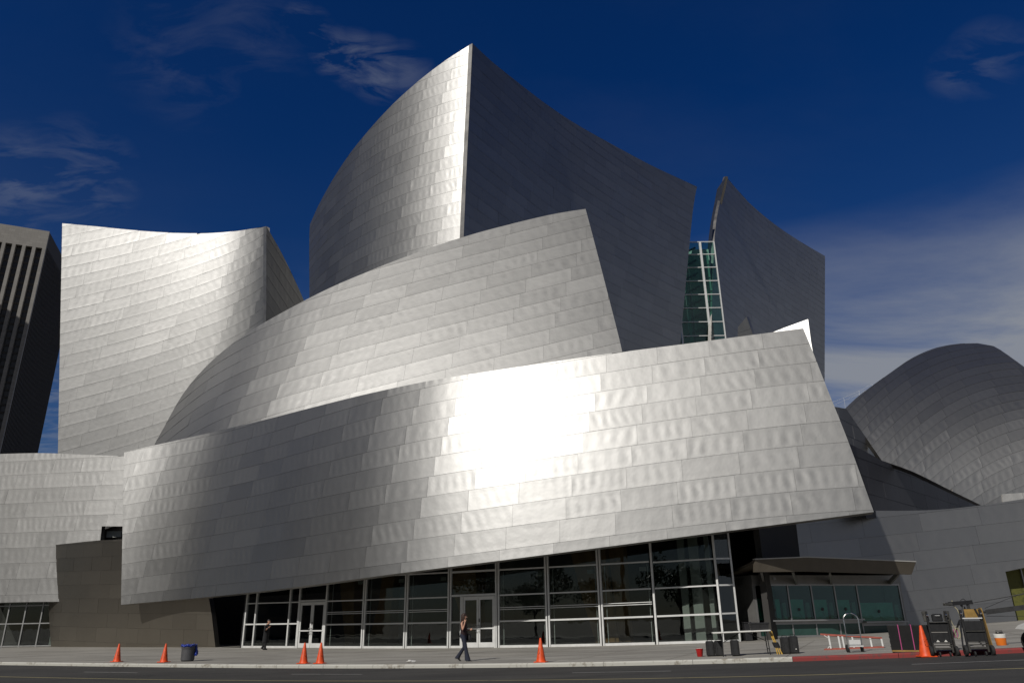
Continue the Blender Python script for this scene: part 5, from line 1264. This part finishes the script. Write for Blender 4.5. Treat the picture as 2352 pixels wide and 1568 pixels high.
def head(parent, c, mat_hair, long_hair, r=0.098):
    cx, cy, cz = c
    mb = MB(); rings = []
    for z, rx, ry, ox in ((-0.125, 0.030, 0.030, 0.030), (-0.105, 0.052, 0.045, 0.028), (-0.07, 0.075, 0.060, 0.016), (-0.03, 0.090, 0.070, 0.006), (0.02, 0.097, 0.076, 0.0), (0.06, 0.092, 0.073, -0.004), (0.095, 0.068, 0.056, -0.008), (0.115, 0.025, 0.022, -0.01)):
        rings.append(ell(cx + ox, cy, cz + z, rx, ry))
    mb.loft(rings)
    mb.loft([ell(cx + 0.094, cy, cz + 0.01, 0.008, 0.008, 8), ell(cx + 0.108, cy, cz - 0.015, 0.012, 0.012, 8), ell(cx + 0.118, cy, cz - 0.032, 0.011, 0.014, 8), ell(cx + 0.098, cy, cz - 0.042, 0.006, 0.010, 8)])
    for s in (-1, 1): mb.loft([ell(cx - 0.005, cy + s * 0.074, cz - 0.03, 0.010, 0.008, 8), ell(cx - 0.008, cy + s * 0.082, cz, 0.020, 0.008, 8), ell(cx - 0.010, cy + s * 0.078, cz + 0.03, 0.012, 0.007, 8)])
    f = mb.build('face', 'skin', parent)
    e = MB()
    for s in (-1, 1): e.lathe([(0, -0.006), (0.022, -0.004), (0.024, 0), (0, 0.004)], (cx + 0.088, cy + s * 0.034, cz + 0.012), 12, Matrix.Rotation(math.pi / 2, 3, 'Y'))
    e.bar((cx + 0.09, cy - 0.075, cz + 0.016), (cx + 0.09, cy + 0.075, cz + 0.016), 0.006); e.build('eyes', 'black_leather', parent)
    m_ = MB(); m_.box((cx + 0.094, cy, cz - 0.062), (0.012, 0.040, 0.012), None, 0.003); m_.build('lips', 'skin', parent)
    h = MB()
    if long_hair:
        R_ = []
        for z, rx, ry, ox in ((-0.36, 0.030, 0.06, -0.085), (-0.28, 0.050, 0.085, -0.080), (-0.18, 0.062, 0.095, -0.066), (-0.10, 0.072, 0.094, -0.050), (-0.03, 0.092, 0.093, -0.030), (0.04, 0.106, 0.092, -0.014), (0.09, 0.092, 0.08, -0.010), (0.125, 0.055, 0.05, -0.010), (0.135, 0.01, 0.01, -0.01)):
            R_.append(ell(cx + ox, cy, cz + z, rx, ry))
        h.loft(R_)
        for s in (-1, 1): h.loft([ell(cx + 0.02, cy + s * 0.078, cz + z, 0.035 if z > -0.1 else 0.022, 0.014, 8) for z in (0.08, 0.0, -0.1, -0.22)])
    else:
        h.loft([ell(cx - 0.028, cy, cz - 0.05, 0.070, 0.076), ell(cx - 0.022, cy, cz + 0.02, 0.088, 0.083), ell(cx - 0.004, cy, cz + 0.07, 0.100, 0.082), ell(cx - 0.006, cy, cz + 0.11, 0.078, 0.064), ell(cx - 0.008, cy, cz + 0.132, 0.02, 0.018)])
    h.build('hair', mat_hair, parent)
def tube_e(mb, pts):
    """garment tube: (x, y, z, rx, ry)"""
    mb.loft([ell(p[0], p[1], p[2], p[3], p[4]) for p in pts])
# the woman walking right with a phone
w0 = on(ground, 1063, 1517.5); W = empty('person', w0, -GA + 0.05); prop(W, 'woman in dark sleeveless top and flared jeans striding right, hand at her face', 'person')
ch = [[(0.02, 0, 0.95, 0.10), (0.025, 0, 1.10, 0.085), (0.02, 0, 1.26, 0.095), (0.015, 0, 1.37, 0.055), (0.03, 0, 1.45, 0.042), (0.035, 0, 1.53, 0.055)],
      [(0.02, 0, 0.95, 0.10), (0.03, -0.085, 0.90, 0.075), (0.15, -0.09, 0.50, 0.045), (0.235, -0.09, 0.10, 0.032), (0.33, -0.10, 0.035, 0.022)],
      [(0.02, 0, 0.95, 0.10), (0.01, 0.085, 0.90, 0.075), (0.03, 0.09, 0.50, 0.045), (-0.25, 0.09, 0.17, 0.032), (-0.21, 0.09, 0.05, 0.022)],
      [(0.015, 0, 1.37, 0.055), (0.01, -0.15, 1.34, 0.045), (0.075, -0.20, 1.09, 0.035), (0.13, -0.17, 1.28, 0.028), (0.145, -0.115, 1.43, 0.024)],
      [(0.015, 0, 1.37, 0.055), (0.02, 0.15, 1.34, 0.045), (0.06, 0.20, 1.10, 0.035), (0.20, 0.17, 1.09, 0.028), (0.28, 0.14, 1.12, 0.024)]]
ch += fingers(None, (0.145, -0.115, 1.43), (0.0, 0.15, 1), (1, 0.2, 0), (-0.3, 1, 0.2))
ch += fingers(None, (0.28, 0.14, 1.12), (1, -0.2, 0.1), (0, 0.3, 1), (0, -1, 0.2))
skin_body('body', ch, 'skin', W)
head(W, (0.045, 0, 1.565), 'hair_brown', True)
mb = MB(); tube_e(mb, [(0.02, 0, 0.90, 0.125, 0.165), (0.022, 0, 0.98, 0.12, 0.16), (0.025, 0, 1.08, 0.108, 0.138), (0.03, 0, 1.18, 0.125, 0.15), (0.025, 0, 1.27, 0.125, 0.165), (0.02, 0, 1.34, 0.095, 0.165), (0.018, 0, 1.385, 0.065, 0.10)]); mb.build('sleeveless_top', 'dark_red_cloth', W)
mb = MB(); tube_e(mb, [(0.02, 0, 0.80, 0.115, 0.155), (0.015, 0, 0.88, 0.128, 0.17), (0.02, 0, 0.97, 0.118, 0.16)])
tube_e(mb, [(0.245, -0.09, 0.03, 0.115, 0.085), (0.235, -0.09, 0.10, 0.105, 0.08), (0.19, -0.09, 0.30, 0.075, 0.068), (0.15, -0.09, 0.50, 0.068, 0.068), (0.09, -0.088, 0.70, 0.088, 0.085), (0.03, -0.08, 0.92, 0.10, 0.09)])
tube_e(mb, [(-0.275, 0.09, 0.10, 0.105, 0.085), (-0.235, 0.09, 0.17, 0.095, 0.08), (-0.11, 0.09, 0.33, 0.078, 0.068), (0.02, 0.09, 0.50, 0.072, 0.068), (0.02, 0.088, 0.70, 0.088, 0.085), (0.015, 0.08, 0.92, 0.10, 0.09)])
mb.build('jeans', 'denim', W)
for x, y, z, rot in ((0.27, -0.09, 0.0, 0.0), (-0.245, 0.09, 0.0, 0.55)):
    Rm = Matrix.Rotation(rot, 3, 'Y'); mb = MB(); B = Vector((x, y, z + (0.05 if rot else 0.0)))
    mb.add([B + Rm @ Vector(p) for r in ([(-0.09, q, 0.03 + h) for q, h in ((-0.03, 0), (0.03, 0), (0.03, 0.06), (-0.03, 0.06))], [(0.02, q, 0.012 + h) for q, h in ((-0.04, 0), (0.04, 0), (0.035, 0.06), (-0.035, 0.06))], [(0.14, q, 0.004 + h) for q, h in ((-0.015, 0), (0.015, 0), (0.015, 0.025), (-0.015, 0.025))]) for p in r],
           [(0, 1, 2, 3), (0, 4, 5, 1), (1, 5, 6, 2), (2, 6, 7, 3), (3, 7, 4, 0), (4, 8, 9, 5), (5, 9, 10, 6), (6, 10, 11, 7), (7, 11, 8, 4), (8, 11, 10, 9)])
    a = B + Rm @ Vector((-0.075, 0, 0.05)); b_ = B + Rm @ Vector((-0.085, 0, -0.002 if rot == 0 else -0.03)); mb.tube([a, b_], [0.02, 0.012], 8); mb.build('shoe', 'black_leather', W)
mb = MB(); mb.box((0.165, -0.10, 1.50), (0.022, 0.055, 0.11), Matrix.Rotation(0.4, 3, 'Y'), 0.006); mb.build('phone', 'phone', W)
mb = MB(); mb.loft([ell(0.19 + o, 0.15, z, rx, 0.05) for z, rx, o in ((0.72, 0.07, 0.0), (0.76, 0.10, 0.0), (0.88, 0.09, -0.01), (0.95, 0.05, -0.02))]); mb.build('handbag', 'black_leather', W)
mb = MB(); mb.tube([(0.15, 0.15, 0.95), (0.06, 0.16, 1.2), (0.02, 0.14, 1.39), (-0.05, 0.15, 1.2), (0.12, 0.17, 0.93)], 0.008, 6); mb.build('bag_strap', 'black_leather', W)
# the man by the glass
m0 = on(ground, 607, 1491.5); P = empty('person', m0, -GA + 0.1); prop(P, 'man in a long dark coat walking right by the lobby glass, hand raised', 'person')
ch = [[(0.03, 0, 0.92, 0.11), (0.05, 0, 1.10, 0.11), (0.07, 0, 1.28, 0.11), (0.08, 0, 1.40, 0.06), (0.11, 0, 1.47, 0.05), (0.13, 0, 1.54, 0.06)],
      [(0.03, 0, 0.92, 0.11), (0.03, -0.09, 0.86, 0.08), (0.09, -0.09, 0.47, 0.05), (0.09, -0.09, 0.09, 0.038), (0.20, -0.09, 0.035, 0.025)],
      [(0.03, 0, 0.92, 0.11), (0.02, 0.09, 0.86, 0.08), (0.0, 0.09, 0.47, 0.05), (-0.22, 0.09, 0.13, 0.038), (-0.14, 0.09, 0.04, 0.025)],
      [(0.08, 0, 1.40, 0.06), (0.06, -0.18, 1.35, 0.05), (0.10, -0.23, 1.08, 0.042), (0.24, -0.15, 1.22, 0.035), (0.31, -0.09, 1.30, 0.027)],
      [(0.08, 0, 1.40, 0.06), (0.06, 0.18, 1.35, 0.05), (-0.06, 0.22, 1.10, 0.042), (-0.12, 0.20, 0.95, 0.033), (-0.14, 0.19, 0.88, 0.027)]]
ch += fingers(None, (0.31, -0.09, 1.30), (1, 0.1, 0.5), (0, 1, 0.3), (-0.6, 0, 0.6)); ch += fingers(None, (-0.14, 0.19, 0.88), (0, 0, -1), (1, 0, 0), (0, -1, 0.2))
skin_body('body', ch, 'skin', P)
head(P, (0.135, 0, 1.575), 'hair_black', False)
mb = MB(); tube_e(mb, [(0.02, 0, 0.42, 0.17, 0.22), (0.03, 0, 0.70, 0.16, 0.205), (0.035, 0, 0.95, 0.15, 0.19), (0.05, 0, 1.12, 0.155, 0.20), (0.065, 0, 1.28, 0.15, 0.215), (0.075, 0, 1.37, 0.115, 0.20), (0.085, 0, 1.43, 0.075, 0.09)])
mb.tube([(0.06, -0.19, 1.36), (0.10, -0.235, 1.08), (0.25, -0.145, 1.235)], [0.075, 0.062, 0.05], 12); mb.tube([(0.06, 0.19, 1.36), (-0.06, 0.225, 1.10), (-0.125, 0.20, 0.94)], [0.075, 0.062, 0.05], 12); mb.build('coat', 'black_cloth', P)
mb = MB(); tube_e(mb, [(0.10, -0.09, 0.05, 0.075, 0.065), (0.09, -0.09, 0.25, 0.07, 0.065), (0.085, -0.09, 0.50, 0.085, 0.08), (0.03, -0.085, 0.88, 0.11, 0.10)]); tube_e(mb, [(-0.235, 0.09, 0.09, 0.075, 0.065), (-0.13, 0.09, 0.27, 0.07, 0.065), (-0.005, 0.09, 0.50, 0.085, 0.08), (0.02, 0.085, 0.88, 0.11, 0.10)]); mb.build('trousers', 'black_cloth', P)
for x, y, rot in ((0.13, -0.09, 0.0), (-0.19, 0.09, 0.45)):
    mb = MB(); mb.box((x, y, 0.045 + (0.03 if rot else 0)), (0.26, 0.085, 0.08), Matrix.Rotation(rot, 3, 'Y'), 0.025); mb.build('shoe', 'black_leather', P)
mb = MB(); mb.box((-0.16, 0.20, 0.66), (0.32, 0.09, 0.26), None, 0.03); mb.tube([(-0.24, 0.2, 0.78), (-0.20, 0.2, 0.87), (-0.10, 0.2, 0.87), (-0.06, 0.2, 0.78)], 0.012, 6); mb.build('briefcase', 'black_leather', P)
# ------------------------------------------------------------------ trees across the street, behind the camera: the photograph shows them mirrored in the glass
M['bark'] = simple('bark', (0.07, 0.05, 0.035), 0.9, 0, 0.3, 6.0, 0.02)
M['leaf'] = simple('leaf', (0.045, 0.075, 0.022), 0.6, 0, 0.35, 2.0)
def leaf_mesh(name, pts, size, rnd):
    vs, fs = [], []
    for p in pts:
        a = Vector((rnd.gauss(0, 1), rnd.gauss(0, 1), rnd.gauss(0, 1))).normalized(); b = a.orthogonal().normalized(); c = a.cross(b); s = size * rnd.uniform(0.6, 1.3)
        k = len(vs); vs += [p + b * s, p + c * s * 0.5, p - b * s, p - c * s * 0.5]; fs.append((k, k + 1, k + 2, k + 3))
    me = bpy.data.meshes.new(name); me.from_pydata([tuple(v) for v in vs], [], fs); me.materials.append(M['leaf']); return me
rnd = random.Random(11); pts = []
clumps = [(Vector((rnd.gauss(0, 1.5), rnd.gauss(0, 1.5), 4.8 + rnd.gauss(0, 1.1))), rnd.uniform(0.7, 1.3)) for _ in range(26)]
for c, r in clumps:
    for _ in range(120):
        d = Vector((rnd.gauss(0, 1), rnd.gauss(0, 1), rnd.gauss(0, 1))).normalized() * r * rnd.random() ** 0.4; pts.append(c + d)
crown = leaf_mesh('crown', pts, 0.17, rnd)
tk = MB(); tk.tube([(0, 0, 0), (0.05, 0, 1.4), (0.0, 0.05, 2.6)], [0.20, 0.15, 0.12], 9)
for c, r in clumps[:9]: tk.tube([(0, 0.05, 2.5), c * 0.55 + Vector((0, 0, 1.7)), c], [0.10, 0.06, 0.025], 6)
trunk = tk.mesh('trunk', M['bark'])
fr = []
pl = MB(); pl.tube([(0, 0, 0), (0.1, 0, 4), (0.15, 0, 8), (0.1, 0, 11.2)], [0.26, 0.2, 0.18, 0.2], 10); palm_trunk = pl.mesh('trunk', M['bark'])
pf_ = MB()
for k in range(34):
    a = rnd.uniform(0, 2 * math.pi); e = rnd.uniform(-0.5, 1.2); ln = rnd.uniform(1.5, 2.1); d = Vector((math.cos(a), math.sin(a), 0)); prev = []
    side = Vector((-d.y, d.x, 0))
    for i in range(6):
        t = i / 5; p = Vector((0.1, 0, 11.2)) + d * ln * t * math.cos(e * (1 - t * 0.6)) + Vector((0, 0, ln * (math.sin(e) * t - 0.75 * t * t))); wv = 0.30 * math.sin(math.pi * (0.12 + 0.85 * t)); prev.append((p - side * wv, p + Vector((0, 0, 0.08)), p + side * wv))
    vs = [q for r3 in prev for q in r3]; pf_.add(vs, [f for i in range(5) for f in ((3 * i, 3 * i + 1, 3 * i + 4, 3 * i + 3), (3 * i + 1, 3 * i + 2, 3 * i + 5, 3 * i + 4))])
palm_crown = pf_.mesh('crown', M['leaf'])
for s_, n_, sc_ in ((-46, -17, 1.25), (-37, -20, 1.0), (-29, -16, 1.3), (-22, -21, 1.05), (-9, -19, 1.2), (-2, -23, 0.95), (8, -18, 1.25), (17, -21, 1.1)):
    p = S2W(s_, n_, 0.0, road); t = empty('street_tree', p, rnd.uniform(0, 6)); t.scale = (sc_,) * 3
    prop(t, 'leafy street tree across the road, mirrored dark in the lobby glass', 'tree', 'trees across the road mirrored in the glass')
    link(bpy.data.objects.new('trunk', trunk), t); link(bpy.data.objects.new('crown', crown), t)
for s_, n_, sc_ in ((-16, -15, 1.0), (-4.5, -16, 1.02), (3, -15, 1.25), (12, -16, 1.3)):
    p = S2W(s_, n_, 0.0, road); t = empty('palm_tree', p, rnd.uniform(0, 6)); t.scale = (sc_,) * 3
    prop(t, 'tall palm across the road, mirrored in the lobby glass', 'tree', 'palms across the road mirrored in the glass')
    link(bpy.data.objects.new('trunk', palm_trunk), t); link(bpy.data.objects.new('crown', palm_crown), t)
